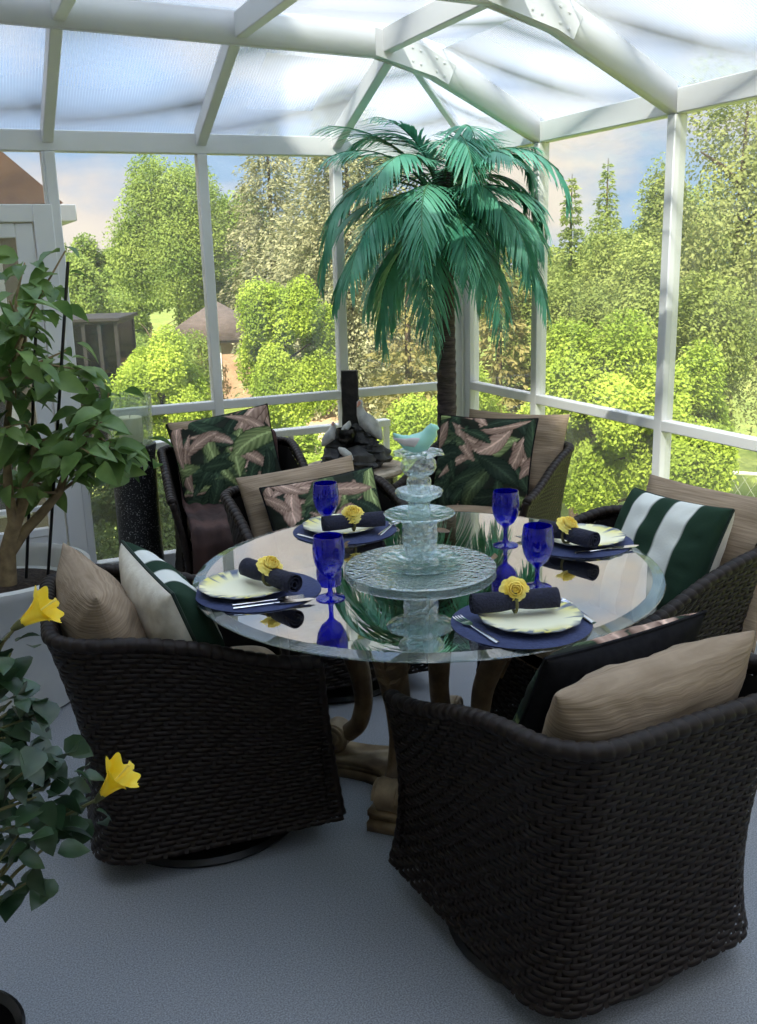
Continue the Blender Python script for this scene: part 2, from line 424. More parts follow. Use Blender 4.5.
def beam(name, a, b, w, h, par, m='white_frame'):
    """box from a to b (centre of its lower face), width w, height h"""
    a, b = Vector(a), Vector(b); d = (b - a); L = d.length; d.normalize()
    sd = d.cross(Vector((0, 0, 1))).normalized(); up = sd.cross(d)
    mm = Matrix((( d.x, sd.x, up.x, a.x), (d.y, sd.y, up.y, a.y), (d.z, sd.z, up.z, a.z), (0, 0, 0, 1)))
    return MB().box((0, -w / 2, 0), (L, w / 2, h), .004, mm).build(name, M[m], par)
for x in (-.80, -1.472, -2.197, -2.95, -3.70):
    for a, b in zip(YR[:-1], YR[1:]):
        beam('purlin', (x, a - .027, BZ(x) + .02), (x, b + .027, BZ(x) + .02), .05, .10, ce)
for x in XL + [-2.95, -3.70]:
    beam('hip_rafter', (x, -.002, HB + .035), (x, YR[0] + .02, BZ(x) + .03), .05, .085, ce)
beam('hip_bar', (.02, .02, HT - .01), (-.76, YR[0] + .03, 2.54), .035, .03, ce)
def quad(name, P, m, th=.008):
    P = [Vector(p) for p in P]; n = (P[1] - P[0]).cross(P[2] - P[0]).normalized()
    if n.z < 0: n = -n
    k = len(P); V = [tuple(p) for p in P] + [tuple(p + n * th) for p in P]
    F = [tuple(range(k)), tuple(range(k, 2 * k))[::-1]] + [(i, (i + 1) % k, k + (i + 1) % k, k + i)[::-1] for i in range(k)]
    return MB().add(V, F).build(name, M[m], ce, smooth=False)
xx = [-.753, -1.472, -2.197, -2.95, -3.70, -4.4]
TOPZ = lambda x: BZ(x) + .12
for a, b in zip(xx[:-1], xx[1:]):
    quad('roof_panel', [(a, .05, HT), (b, .05, HT), (b, YR[0], TOPZ(b)), (a, YR[0], TOPZ(a))], 'polyX')
quad('roof_panel', [(-.753, .05, HT), (.05, .05, HT), (-.78, YR[0], 2.56)], 'polyX')
quad('roof_panel', [(.05, .05, HT), (.05, YR[0], HT), (-.53, YR[0], 2.49), (-.78, YR[0], 2.56)], 'polyY')
for a, b in zip(YR[:-1] , YR[1:]):
    quad('roof_panel', [(.05, a, HT), (.05, b, HT), (-.53, b, 2.49), (-.53, a, 2.49)], 'polyY')
    quad('roof_panel', [(-.53, a, 2.49), (-.53, b, 2.49), (-.80, b, 2.562), (-.80, a, 2.562)], 'polyY')
    quad('roof_panel', [(-.80, a, 2.562), (-.80, b, 2.562), (-4.4, b, BZ(-4.4) + .12), (-4.4, a, BZ(-4.4) + .12)], 'polyY')
struct(MB().box((-4.60, -6.35, -.12), (.1, -6.2, 2.75), .01).build('wall_back', M['siding']))
struct(MB().box((-4.70, -12, -3), (-4.45, .1, 7.7), .01).build('wall_house', M['siding']))

# ------------------------------------------------------------------ garden
lawn = MB().add([(-70, -40, -3), (110, -40, -3), (110, 130, -3), (-70, 130, -3)], [(0, 1, 2, 3)]).build('lawn', M['lawn'], smooth=False); struct(lawn)
pt = MB(); 
pts = [(5.6, 15.5), (6.3, 18.5), (7.4, 21.), (8.6, 23.), (9.6, 26.5)]
V = []
for i, (x, y) in enumerate(pts): V += [(x - .75, y + .35, -2.985), (x + .75, y - .35, -2.985)]
pt.add(V, [(2 * i, 2 * i + 1, 2 * i + 3, 2 * i + 2) for i in range(len(pts) - 1)]).build('garden_path', M['dirt'], smooth=False)
struct(bpy.data.objects['garden_path'])

def shell_points(rng, n, rad, cz, lumps=14, inner=.55):
    """points clustered in lumps through an egg-shaped crown: rad=(rx,ry,rz)"""
    u = rng.normal(size=(lumps, 3)); u /= np.linalg.norm(u, axis=1)[:, None]
    lc = u * (rng.uniform(inner, .82, (lumps, 1)))
    lr = rng.uniform(.24, .42, lumps)
    k = rng.integers(0, lumps, n)
    v = rng.normal(size=(n, 3)); v /= np.linalg.norm(v, axis=1)[:, None]
    v *= rng.uniform(.55, 1.05, (n, 1)) * lr[k][:, None]
    P = (lc[k] + v) * np.array(rad); P[:, 2] += cz
    nrm = v * .7 + lc[k] * .5
    return P, nrm
def leaves(name, P, nrm, size, m, par, rng, asp=1., up=.4, jit=.7):
    D = rng.normal(size=P.shape); D[:, 2] -= .25
    N = nrm / (np.linalg.norm(nrm, axis=1)[:, None] + 1e-9) + rng.normal(size=P.shape) * jit; N[:, 2] += up
    Fm = frames(D - N * (np.sum(D * N, 1) / np.sum(N * N, 1))[:, None], N)
    s = size * rng.uniform(.6, 1.35, len(P)); s = np.stack([s, s * asp, s], 1)
    V, F = bake(DIAM_V, DIAM_F, Fm, P, s)
    return fast(name, V, F, m, par, smooth=False)
def trunk_mesh(par, h, r, rng, nb=7, spread=1.):
    mb = MB()
    P = [(0, 0, -.1)] + [(rng.normal() * .05 * h * .3, rng.normal() * .05 * h * .3, h * t) for t in (.25, .5, .75, 1.)]
    mb.tube(P, [r, r * .85, r * .65, r * .42, r * .15], 8)
    for i in range(nb):
        t = rng.uniform(.3, .85); a = rng.uniform(0, 2 * PI); z = h * t
        L = spread * rng.uniform(.5, .95)
        mb.tube([(0, 0, z), (math.cos(a) * L * .5, math.sin(a) * L * .5, z + L * .35), (math.cos(a) * L, math.sin(a) * L, z + L * .55)], [r * .4, r * .25, r * .08], 6)
    return mb.build('trunk', M['bark'], par)
def tree(name, label, cat, loc, h, rx, rz, leafm, n, size, seed, lumps=16, cz=None, group=None, asp=1., ry=None, inner=.5):
    rng = np.random.default_rng(seed)
    t = thing(name, label, cat, loc, 0, group); n = int(n * 3.6); size *= .56
    cz = h - rz if cz is None else cz
    trunk_mesh(t, cz + rz * .6, max(.03, h * .018), rng, 8, rx * .9)
    P, N = shell_points(rng, n, (rx, ry or rx, rz), cz, lumps, inner)
    leaves('foliage', P, N, size, M[leafm], t, rng, asp)
    return t
def conifer(name, label, loc, h, r, leafm, seed, whorls=26, nb=13, per=40, size=.2, droop=.35, z0=.06, group=None):
    rng = np.random.default_rng(seed)
    t = thing(name, label, 'tree', loc, 0, group)
    MB().tube([(0, 0, -.1), (0, 0, h * .5), (0, 0, h)], [h * .018, h * .012, .01], 8).build('trunk', M['bark'], t)
    Ps = []; Ns = []; Ds = []
    for w in range(whorls):
        t0 = z0 + (1 - z0) * (w + rng.uniform(-.3, .3)) / whorls; t0 = min(max(t0, z0), .985)
        L0 = r * (1 - t0) ** (.5 if r > 2 else .7) * rng.uniform(.8, 1.12) + .05
        m_ = max(5, int(nb * (1 - t0 * .5)))
        for b in range(m_):
            a = 2 * PI * (b + rng.uniform(-.35, .35)) / m_ + w; L = L0 * rng.uniform(.7, 1.1)
            k = max(6, int(per * L / r))
            s = rng.uniform(.12, 1, k) ** .8
            zz = h * t0 + L * (.12 * s - droop * s * s)
            lat = rng.normal(size=k) * .16 * L * (1.05 - s)
            x = s * L; P = np.stack([x * math.cos(a) - lat * math.sin(a), x * math.sin(a) + lat * math.cos(a), zz + rng.normal(size=k) * .03 * r], 1)
            Ps.append(P); D = np.tile([math.cos(a), math.sin(a), -.35], (k, 1)) + rng.normal(size=(k, 3)) * .45; Ds.append(D)
    P = np.concatenate(Ps); D = np.concatenate(Ds)
    N = rng.normal(size=P.shape) * .5; N[:, 2] += 1
    s = size * rng.uniform(.6, 1.3, len(P)); V, F = bake(DIAM_V, DIAM_F, frames(D, N), P, np.stack([s, s * .7, s], 1))
    fast('foliage', V, F, M[leafm], t, smooth=False)
    return t
G = -3.
tree('poplar_tree', 'tall dense green poplar rising beyond the garden pavilion', 'tree', (6.6, 36.3, G), 9.3, 2.8, 4.4, 'fol_poplar', 30000, .20, 1, 30, asp=.9)
conifer('spruce_tree', 'broad pale spruce with drooping boughs behind the lime green tree', (9.1, 23.6, G), 9.6, 4.0, 'fol_spruce', 2, 44, 22, 150, .16, .42)
tree('lime_shrub', 'bright lime rounded shrub in front of the garden pavilion', 'shrub', (1.0, 13.7, G), 3.5, 1.02, 1.35, 'fol_lime', 15000, .10, 3, 18)
tree('lime_tree', 'bright lime young tree at the pavilion corner before the spruce', 'tree', (3.95, 14.7, G), 4.45, 1.12, 1.75, 'fol_lime', 19000, .11, 4, 20)
tree('young_tree', 'small olive tree seen above the dark screened shelter', 'tree', (1.5, 29.2, G), 5.6, 1.5, 2.4, 'fol_poplar', 10000, .18, 5)
conifer('pine_tree', 'brownish pine behind the corner post and the tan cushioned armchair', (6.9, 11.05, G), 5.2, 1.35, 'fol_pine', 6, 22, 12, 60, .16, .2)
conifer('pine_tree', 'brownish pine peeking out under the palm fronds beside the broad spruce', (6.7, 14.6, G), 5.8, 1.3, 'fol_pine', 61, 22, 12, 60, .16, .2)
conifer('slim_spruce', 'slim distant spruce, nearer to the palm of the pair', (21.4, 29.5, G), 7.7, 1.15, 'fol_olive', 7, 34, 12, 60, .17, .25, group='slim distant spruces')
conifer('slim_spruce', 'slim distant spruce, taller of the pair beyond the palm', (22.7, 28.9, G), 8.25, 1.25, 'fol_olive', 8, 34, 12, 60, .17, .25, group='slim distant spruces')
tree('leafy_tree', 'tall leafy olive green tree directly behind the long side window post', 'tree', (8.2, 8.4, G), 5.75, 1.1, 2.5, 'fol_olive', 26000, .105, 9, 26)
tree('birch_tree', 'tall pale birch with sparse twiggy crown at the picture edge', 'tree', (8.1, 6.3, G), 7.6, 1.55, 2.8, 'fol_birch', 9500, .11, 10, 34, inner=.35)
tree('birch_tree', 'pale olive birch with a thin crown standing behind the tall one', 'tree', (12.0, 7.4, G), 8.2, 1.8, 3.6, 'fol_birch', 9000, .11, 20, 26, inner=.35)
tree('leafy_shrub', 'large lime green bush outside the window behind the corner armchair', 'shrub', (4.15, 4.35, G), 3.95, 1.0, 1.3, 'fol_lime', 24000, .085, 11, 24)
tree('leafy_shrub', 'low lime bush behind the palm trunk and corner post', 'shrub', (3.3, 5.5, G), 3.25, .72, 1.2, 'fol_lime', 11000, .08, 12, 14)
tree('leafy_shrub', 'lime green bush outside the window above the striped pillow chair', 'shrub', (4.55, 3.35, G), 3.65, .66, 1.05, 'fol_lime', 17000, .085, 13, 20)
tree('leafy_shrub', 'olive bush filling the gap between lime bush and tall leafy tree', 'shrub', (6.3, 5.6, G), 4.7, 1.25, 1.9, 'fol_olive', 20000, .095, 14, 20)
tree('garden_shrub', 'mid green shrub under the tall poplar beside the dark screened shelter', 'shrub', (3.4, 26.2, G), 3.5, 1.9, 1.7, 'fol_poplar', 9000, .16, 43, 16)
tree('shade_shrub', 'dark green shrub added for the shaded lawn outside the low pane behind the black pedestal', 'shrub', (-1.2, 4.6, G), 2.62, .80, .62, 'fol_dark', 9000, .075, 41, 16)  # added shrub, its dark green stands in for shade on the lawn
tree('garden_shrub', 'yellow green shrub outside below the rail beside the stone fountain', 'shrub', (1.3, 6.6, G), 2.55, .78, .95, 'fol_lime', 9000, .085, 15)
tree('garden_shrub', 'bright shrub outside behind the glass centrepiece and stone fountain', 'shrub', (2.75, 6.2, G), 2.95, .72, 1.1, 'fol_lime', 9000, .085, 16)
tree('clipped_hedge', 'low dull green hedge beyond the fence seen below the window rail', 'hedge', (.95, 11.3, G), 2.0, 1.5, .75, 'fol_dark', 9000, .10, 17, ry=.7)
tree('background_tree', 'hazy tree just past the dark screened shelter', 'tree', (6.4, 56.6, G), 6.3, 2.4, 2.9, 'fol_poplar', 7000, .36, 200, 18, group='far trees beyond the lawn')
tree('background_tree', 'low hazy tree far behind the lime shrub', 'tree', (8.3, 55.8, G), 4.6, 3.9, 2.3, 'fol_poplar', 7000, .36, 201, 18, group='far trees beyond the lawn')
tree('background_tree', 'tall hazy tree between poplar and broad spruce', 'tree', (13.8, 53.3, G), 9.2, 2.7, 4.2, 'fol_poplar', 7000, .36, 202, 18, group='far trees beyond the lawn')
tree('background_tree', 'far olive tree beyond the broad spruce', 'tree', (19.2, 50.9, G), 8, 3.8, 3.8, 'fol_olive', 7000, .36, 203, 18, group='far trees beyond the lawn')
tree('background_tree', 'far olive tree seen past the palm trunk', 'tree', (24.1, 48.7, G), 6.4, 3.8, 3.1, 'fol_olive', 7000, .36, 204, 18, group='far trees beyond the lawn')
tree('background_tree', 'far olive tree beside the corner post', 'tree', (28.5, 46.7, G), 5.8, 3.8, 2.8, 'fol_olive', 7000, .36, 205, 18, group='far trees beyond the lawn')
tree('background_tree', 'far olive tree under the pair of slim spruces', 'tree', (31.7, 45.3, G), 5, 3.8, 2.5, 'fol_olive', 7000, .36, 206, 18, group='far trees beyond the lawn')
tree('background_tree', 'far olive tree beyond the slim spruces', 'tree', (35, 43.8, G), 6, 3.7, 3, 'fol_olive', 7000, .36, 207, 18, group='far trees beyond the lawn')
tree('background_tree', 'far olive tree closing the view behind the birches', 'tree', (38.8, 42.1, G), 8, 4.3, 4, 'fol_olive', 7000, .36, 208, 18, group='far trees beyond the lawn')
tree('olive_tree', 'pale olive tree outside between the two slim window posts', 'tree', (6.45, 7.9, G), 4.5, 1.0, 1.9, 'fol_olive', 15000, .10, 31, 20)
tree('olive_tree', 'smaller olive tree outside by the palm side of the window', 'tree', (7.9, 11.0, G), 4.3, 1.05, 1.7, 'fol_olive', 13000, .11, 32, 20)

conifer('spruce_tree', 'narrow pale spruce joining the poplar to the broad drooping spruce', (9.9, 33.5, G), 10.0, 2.8, 'fol_spruce', 77, 40, 17, 110, .17, .36)
# garden pavilion
gz = thing('garden_pavilion', 'small pale brick pavilion with brown hip roof and white window', 'pavilion', (6.1, 28.6, G), R(-24))
MB().box((-1.35, -1.35, 0), (1.35, 1.35, 2.15), .01).build('wall', M['brickpink'], gz)
mb = MB(); mb.add([(-1.8, -1.8, 2.1), (1.8, -1.8, 2.1), (1.8, 1.8, 2.1), (-1.8, 1.8, 2.1), (0, 0, 3.35)], [(0, 1, 4), (1, 2, 4), (2, 3, 4), (3, 0, 4), (3, 2, 1, 0)]); mb.build('roof', M['roofbrown'], gz, smooth=False)
MB().box((-1.74, -1.74, 2.02), (1.74, 1.74, 2.11), .01).build('eave', M['roofbrown'], gz)
wdw = MB(); 
for x in (-.32, -.02, .28): wdw.box((x, -1.40, .7), (x + .05, -1.36, 1.9), .004)
for z in (.68, 1.05, 1.45, 1.86): wdw.box((-.32, -1.395, z), (.33, -1.365, z + .05), .004)
w1 = wdw.build('window', M['whitepaint'], gz)
MB().box((-.3, -1.366, .7), (.31, -1.352, 1.88), .002).build('pane', M['darkwin'], w1)
# dark screened shelter
ss = thing('screened_shelter', 'dark bronze screened shelter outside behind the potted hibiscus', 'shelter', (.94, 17.9, G), R(-20))
fr = MB()
for x in (-2.2, -1.83, -1.47, -1.1, -.73, -.37, 0):
    for y in (0, 2.2): fr.box((x - .04, y - .04, 0), (x + .04, y + .04, 3.35 - .2 * (x + 2.2) / 2.2 * 0), .004)
for z in (1.9, 3.3):
    for y in (0, 2.2): fr.box((-2.2, y - .04, z), (0.04, y + .04, z + .07), .004)
    for x in (-2.2, 0): fr.box((x - .04, 0, z), (x + .04, 2.2, z + .07), .004)
fr.build('frame', M['bronze'], ss)
MB().box((-2.35, -.15, 3.37), (.12, 2.35, 3.45), .01).build('roof', M['bronze'], ss)
for k in range(3): MB().box((-2.2 + .733 * k + .04, -.005, .1), (-2.2 + .733 * (k + 1) - .04, .005, 3.3), .001).build('screen', M['screen'], ss)
MB().box((.0, 0.04, .1), (.01, 2.16, 3.3), .001).build('screen', M['screen'], ss)
MB().box((-2.2, .0, 0), (0, 2.2, 1.85), .01).build('base_panel', M['bronze'], ss)

# house wing seen through the patio door
hw = thing('house_wing', 'beige sided house wing with shingled roof outside the patio door', 'house', (-2.38, 1.25, G), 0)
MB().box((-3.2, 0, 0), (.2, 3.2, 4.85), .01).build('wall', M['siding_dim'], hw)
mb = MB(); mb.add([(-3.5, -.32, 4.93), (.34, -.32, 4.93), (.34, 3.5, 4.93), (-3.5, 3.5, 4.93), (-.85, 1.6, 6.35), (-2.2, 1.6, 6.35)], [(0, 1, 4, 5), (1, 2, 4), (2, 3, 5, 4), (3, 0, 5), (3, 2, 1, 0)]); mb.build('roof', M['roofred'], hw, smooth=False)
ev = MB(); ev.box((-3.5, -.37, 4.83), (.40, -.31, 4.92), .005); ev.box((.335, -.31, 4.83), (.40, 3.5, 4.92), .005)
ev.build('gutter', M['whitepaint'], hw)
wf = MB(); wf.box((-.62, -.03, 3.1), (-.57, 0, 4.6), .004); wf.box((-.06, -.03, 3.1), (-.0, 0, 4.85), .004); wf.box((-.62, -.03, 4.55), (-.05, 0, 4.6), .004); wf.box((-.62, -.03, 3.1), (-.05, 0, 3.15), .004); wf.box((-.36, -.02, 3.1), (-.33, 0, 4.6), .004)
w2 = wf.build('window', M['whitepaint'], hw); MB().box((-.6, -.012, 3.12), (-.08, -.002, 4.58), .001).build('pane', M['darkwin'], w2)

# chain link fence and the deck railing
def chain(name, label, P, h, spacing, rail=.025):
    f = thing(name, label, 'fence', (P[0][0], P[0][1], G))
    a = Vector((0, 0, 0)); b = Vector((P[1][0] - P[0][0], P[1][1] - P[0][1], 0)); L = b.length; n = max(2, int(L / spacing) + 1)
    for i in range(n):
        q = b * (i / (n - 1)); MB().tube([(q.x, q.y, -.1), (q.x, q.y, h + .08)], rail * 1.3, 8).build('post', M['whitepaint'], f)
    MB().tube([(0, 0, h), (b.x, b.y, h)], rail, 6).build('rail', M['whitepaint'], f)
    w = MB(); d = b.normalized(); k = int(L / .16)
    for i in range(k):
        for s in (1, -1):
            x0 = L * i / k; x1 = x0 + s * h * .6
            zz0, zz1 = 0, h
            if x1 > L: zz1 = h * (L - x0) / (x1 - x0); x1 = L
            if x1 < 0: zz1 = h * x0 / (x0 - x1); x1 = 0
            w.tube([(d.x * x0, d.y * x0, zz0 + .03), (d.x * x1, d.y * x1, zz1)], .0022, 3, cap=False)
    w.build('wire_mesh', M['galv'], f)
    return f
chain('wire_fence', 'chain link fence with pale top rail crossing the lawn below the window rail', [(.9, 10.25), (6.4, 8.9)], 1.92, 2.6)
chain('wire_fence', 'pale post and rail fence on the lawn beyond the striped pillow chair', [(5.6, 6.3), (8.2, 3.5)], 1.62, 1.1)
dr = thing('deck_railing', 'white deck railing with slim balusters outside the window by the black pedestal', 'railing', (-2.25, .19, 0))
for i, x in enumerate((.02, .32, .62, .92, 1.22, 1.52, 1.82)):
    MB().box((x, 0, -.35), (x + .03, .03, .62), .003).build('baluster', M['whitepaint'], dr)
MB().box((0, -.02, .62), (1.85, .05, .66), .005).build('handrail', M['whitepaint'], dr); MB().box((0, -.01, -.12), (1.85, .04, -.08), .004).build('bottom_rail', M['whitepaint'], dr)
dk = MB().box((-4.4, .13, -.36), (.1, .27, -.24), .01).build('deck', mat('deck_boards', S(96, 96, 98), S(80, 80, 82), rough=.8, scale=10)); struct(dk)

# ------------------------------------------------------------------ woven swivel chair
def sstep(x): x = np.clip(x, 0, 1); return x * x * (3 - 2 * x)
HW, HD, RC, ZB = .312, .335, .115, .075
def plan_path(n=400):
    pts = []; nr = []
    def seg(a, b, nn, k):
        for t in np.linspace(0, 1, k, endpoint=False): pts.append((a[0] + (b[0] - a[0]) * t, a[1] + (b[1] - a[1]) * t)); nr.append(nn)
    def arc(c, a0, a1, k):
        for t in np.linspace(0, 1, k, endpoint=False):
            a = a0 + (a1 - a0) * t; pts.append((c[0] + RC * math.cos(a), c[1] + RC * math.sin(a))); nr.append((math.cos(a), math.sin(a)))
    seg((HD, -HW), (-HD + RC, -HW), (0, -1), 80)
    arc((-HD + RC, -HW + RC), -PI / 2, -PI, 50)
    seg((-HD, -HW + RC), (-HD, HW - RC), (-1, 0), 60)
    arc((-HD + RC, HW - RC), PI, PI / 2, 50)
    seg((-HD + RC, HW), (HD, HW), (0, 1), 80)
    pts.append((HD, HW)); nr.append((0, 1))
    P = np.array(pts); Nn = np.array(nr); s = np.concatenate([[0], np.cumsum(np.linalg.norm(np.diff(P, axis=0), axis=1))])
    return P, Nn, s
PP, PN, PS = plan_path(); PL = PS[-1]
def rim_h(x): return .560 + .130 * sstep((.34 - x) / .62)
def body(s, t, off=0.):
    """s along the U (m), t 0..1 bottom to rim; returns positions (n,3)"""
    s = np.asarray(s, float); t = np.asarray(t, float) * np.ones_like(s)
    x = np.interp(s, PS, PP[:, 0]); y = np.interp(s, PS, PP[:, 1]); nx = np.interp(s, PS, PN[:, 0]); ny = np.interp(s, PS, PN[:, 1])
    l = np.hypot(nx, ny); nx, ny = nx / l, ny / l
    o = -.05 * np.sin(PI * np.clip(t, 0, 1) ** .8) * .55 + .024 * t ** 2 + off
    fx = -.055 * t * np.clip((x + .02) / .36, 0, 1) - .030 * t ** 1.5 * np.clip((-x - .02) / .3, 0, 1)
    z = ZB + t * (rim_h(x) - ZB)
    return np.stack([x + nx * o + fx, y + ny * o, z], -1)
def weave(mb, fn, L, nrow, pitch_h, stake, ds, amp=.0032, th=.0022, over=2, mod=3, offs=0.):
    ns = int(L / ds) + 1; s = np.linspace(0, L, ns)
    for i in range(nrow):
        t0 = i / nrow; t1 = (i + .90) / nrow
        ph = ((s / stake + i) % mod)
        d = np.where(ph < over, np.sin(np.clip(ph / over, 0, 1) * PI) ** .55, -.9 * np.sin(np.clip((ph - over) / (mod - over), 0, 1) * PI) ** .6) * amp
        A = fn(s, t0, offs + d); B = fn(s, t1, offs + d); Ai = fn(s, t0 + .02 / nrow, offs + d - th); Bi = fn(s, t1 - .02 / nrow, offs + d - th)
        V = np.stack([Ai, A, B, Bi], 1).reshape(-1, 3)
        F = []
        for k in range(ns - 1):
            a = 4 * k
            F += [(a + 1, a + 5, a + 6, a + 2), (a, a + 4, a + 5, a + 1), (a + 2, a + 6, a + 7, a + 3)]
        F += [(0, 1, 2, 3), (4 * ns - 4, 4 * ns - 1, 4 * ns - 2, 4 * ns - 3)]
        mb.add(V, F)
    nk = int(L / stake)
    tt = (np.arange(nrow + 1)) / nrow
    for k in range(nk):
        sc = (k + .5) * stake; w = stake * .30
        row = np.arange(nrow + 1); ph = ((sc / stake + row) % mod)
        d = np.where(ph < over, -amp * .7, amp * .7)
        A = np.stack([fn(np.full(1, sc - w), tq, offs + dq)[0] for tq, dq in zip(tt, d)])
        B = np.stack([fn(np.full(1, sc + w), tq, offs + dq)[0] for tq, dq in zip(tt, d)])
        V = np.stack([A, B], 1).reshape(-1, 3)
        mb.add(V, [(2 * q, 2 * q + 1, 2 * q + 3, 2 * q + 2) for q in range(nrow)])
def make_chair(name, label, loc, yaw):
    t = thing(name, label, 'armchair', loc, R(yaw), 'woven swivel armchairs')
    w = MB(); weave(w, body, PL, 42, .0135, .0185, .0062)
    # front apron under the seat
    def apron(s, tt, off=0.):
        s = np.asarray(s, float); tt = np.asarray(tt, float) * np.ones_like(s)
        return np.stack([np.full_like(s, HD - .035) - .02 * tt + off, -HW + .01 + s, ZB + tt * .26], -1)
    weave(w, apron, 2 * HW - .02, 20, .013, .0185, .0062)
    w.build('woven_shell', M['wicker'], t, angle=None, smooth=False)
    # lining: inner face of the shell, darker, its own surface with thickness towards the frame
    s = np.linspace(0, PL, 90); tq = np.linspace(0.03, .97, 12)
    V = np.stack([body(s, q, -.030) for q in tq], 1).reshape(-1, 3)
    V2 = np.stack([body(s, q, -.022) for q in tq], 1).reshape(-1, 3)
    ln = MB().grid(V, 90, 12)
    ln.build('lining', M['wicker_in'], t)
    # wrapped rim: slanted bands around a padded tube
    s = np.linspace(-.0, PL, 620); P = body(s, 1.0, -.012); P[:, 2] += .004
    n = 14; th = np.linspace(0, 2 * PI, n, endpoint=False)
    T = np.gradient(P, axis=0); T /= np.linalg.norm(T, axis=1)[:, None]
    up = np.array((0, 0, 1.)); sd = np.cross(T, up); sd /= np.linalg.norm(sd, axis=1)[:, None]; u2 = np.cross(sd, T)
    sl = np.cumsum(np.concatenate([[0], np.linalg.norm(np.diff(P, axis=0), axis=1)]))
    saw = ((sl[:, None] / .030 + .55 * th[None] / (2 * PI)) % 1.)
    rr = .0175 * (1 + .22 * np.minimum(saw * 9, (1 - saw) * 2.2).clip(0, 1) ** .7 - .05)
    V = P[:, None] + rr[..., None] * (np.cos(th)[None, :, None] * sd[:, None] * 1.05 + np.sin(th)[None, :, None] * u2[:, None] * .9)
    rb = MB(); F = []
    for i in range(len(s) - 1):
        for j in range(n): F.append((i * n + j, (i + 1) * n + j, (i + 1) * n + (j + 1) % n, i * n + (j + 1) % n))
    F += [tuple(range(n)), tuple((len(s) - 1) * n + j for j in range(n))[::-1]]
    rb.add(V.reshape(-1, 3), F)
    # front edges of the arms, wrapped the same way
    for ss in (.0, PL):
        q = np.linspace(.02, 1, 60); E = np.concatenate([body(np.array([ss]), x, -.012) for x in q]); E[:, 0] -= .004
        k = np.arange(60); rb.tube(E, .0145 * (1 + .12 * ((k % 4) < 2)), 10)
    rb.build('rim', M['wicker'], t, angle=None)
    # seat deck, swivel base
    dk = MB().box((-HD + .085, -HW + .075, .27), (HD - .085, HW - .075, .30), .01); dk.build('seat_deck', M['wicker_in'], t)
    bs = MB(); bs.lathe([(.0, .0), (.285, .0), (.295, .012), (.285, .026), (.14, .036), (.06, .04), (.06, .09), (.0, .09)], 40); bs.build('swivel_base', M['black_metal'], t)
    MB().box((-HD + .07, -HW + .06, .088), (HD - .06, HW - .06, .105), .01).build('bottom_frame', M['black_metal'], t)
    return t
chairA = make_chair('swivel_armchair', 'dark wicker armchair with green striped pillow, beside the yellow hibiscus', (-2.225, -2.42, 0), -5)
CHS = {}
for k, lab, loc, yaw in (
    ('B', 'dark wicker armchair closest to the camera, its back turned, black pillow inside', (-1.553, -3.30, 0), 94),
    ('C', 'dark wicker armchair at the table holding the wide green and white striped pillow', (-.93, -2.635, 0), 188),
    ('F', 'dark wicker armchair at the far table edge with low leafy pillow', (-1.52, -1.66, 0), 268),
    ('D', 'dark wicker armchair by the palm trunk with sunlit tan cushion and leafy pillow', (-.55, -1.17, 0), 216),
    ('E', 'dark wicker armchair draped with brown fur, between black pedestal and stone fountain', (-1.57, -.60, 0), 262)):
    c = dup(chairA); c.location = loc; c.rotation_euler = (0, 0, R(yaw)); c['label'] = lab; CHS[k] = c

# ------------------------------------------------------------------ cushions
def pillow_geo(W, Hh, T, nu=40, nv=40, pinch=.05, power=.42, seed=0, wr=.006, sag=0.):
    rng = np.random.default_rng(seed)
    u = np.sin(np.linspace(-PI / 2, PI / 2, nu)); v = np.sin(np.linspace(-PI / 2, PI / 2, nv))
    U, Vv = np.meshgrid(u, v, indexing='ij')
    y = W / 2 * U * (1 - pinch * (1 - Vv ** 2) * np.abs(U)); z = Hh / 2 * Vv * (1 - pinch * (1 - U ** 2) * np.abs(Vv))
    prof = np.clip((1 - U ** 2) * (1 - Vv ** 2), 0, 1) ** power
    ph = rng.uniform(0, 6, 6)
    wrn = wr * (np.sin(9 * U + 4 * Vv + ph[0]) * .5 + np.sin(5 * U - 11 * Vv + ph[1]) * .35 + np.sin(17 * Vv + 3 * U + ph[2]) * .2) * np.clip((1 - U ** 2) * (1 - Vv ** 2) * 3, 0, 1)
    crease = .5 * wr * np.sin(26 * np.arctan2(Vv, U) + ph[3]) * np.clip((np.maximum(abs(U), abs(Vv)) - .6) * 2.5, 0, 1) * (1 - np.maximum(abs(U), abs(Vv)) ** 6)
    xf = T / 2 * prof + wrn + crease; xb = -T / 2 * prof + wrn * .6 + crease
    z = z + Hh / 2
    if sag: z = z - sag * (1 - U ** 2) * np.clip((Vv + .2), 0, 1)
    return U, Vv, np.stack([xf, y, z], -1), np.stack([xb, y, z], -1)
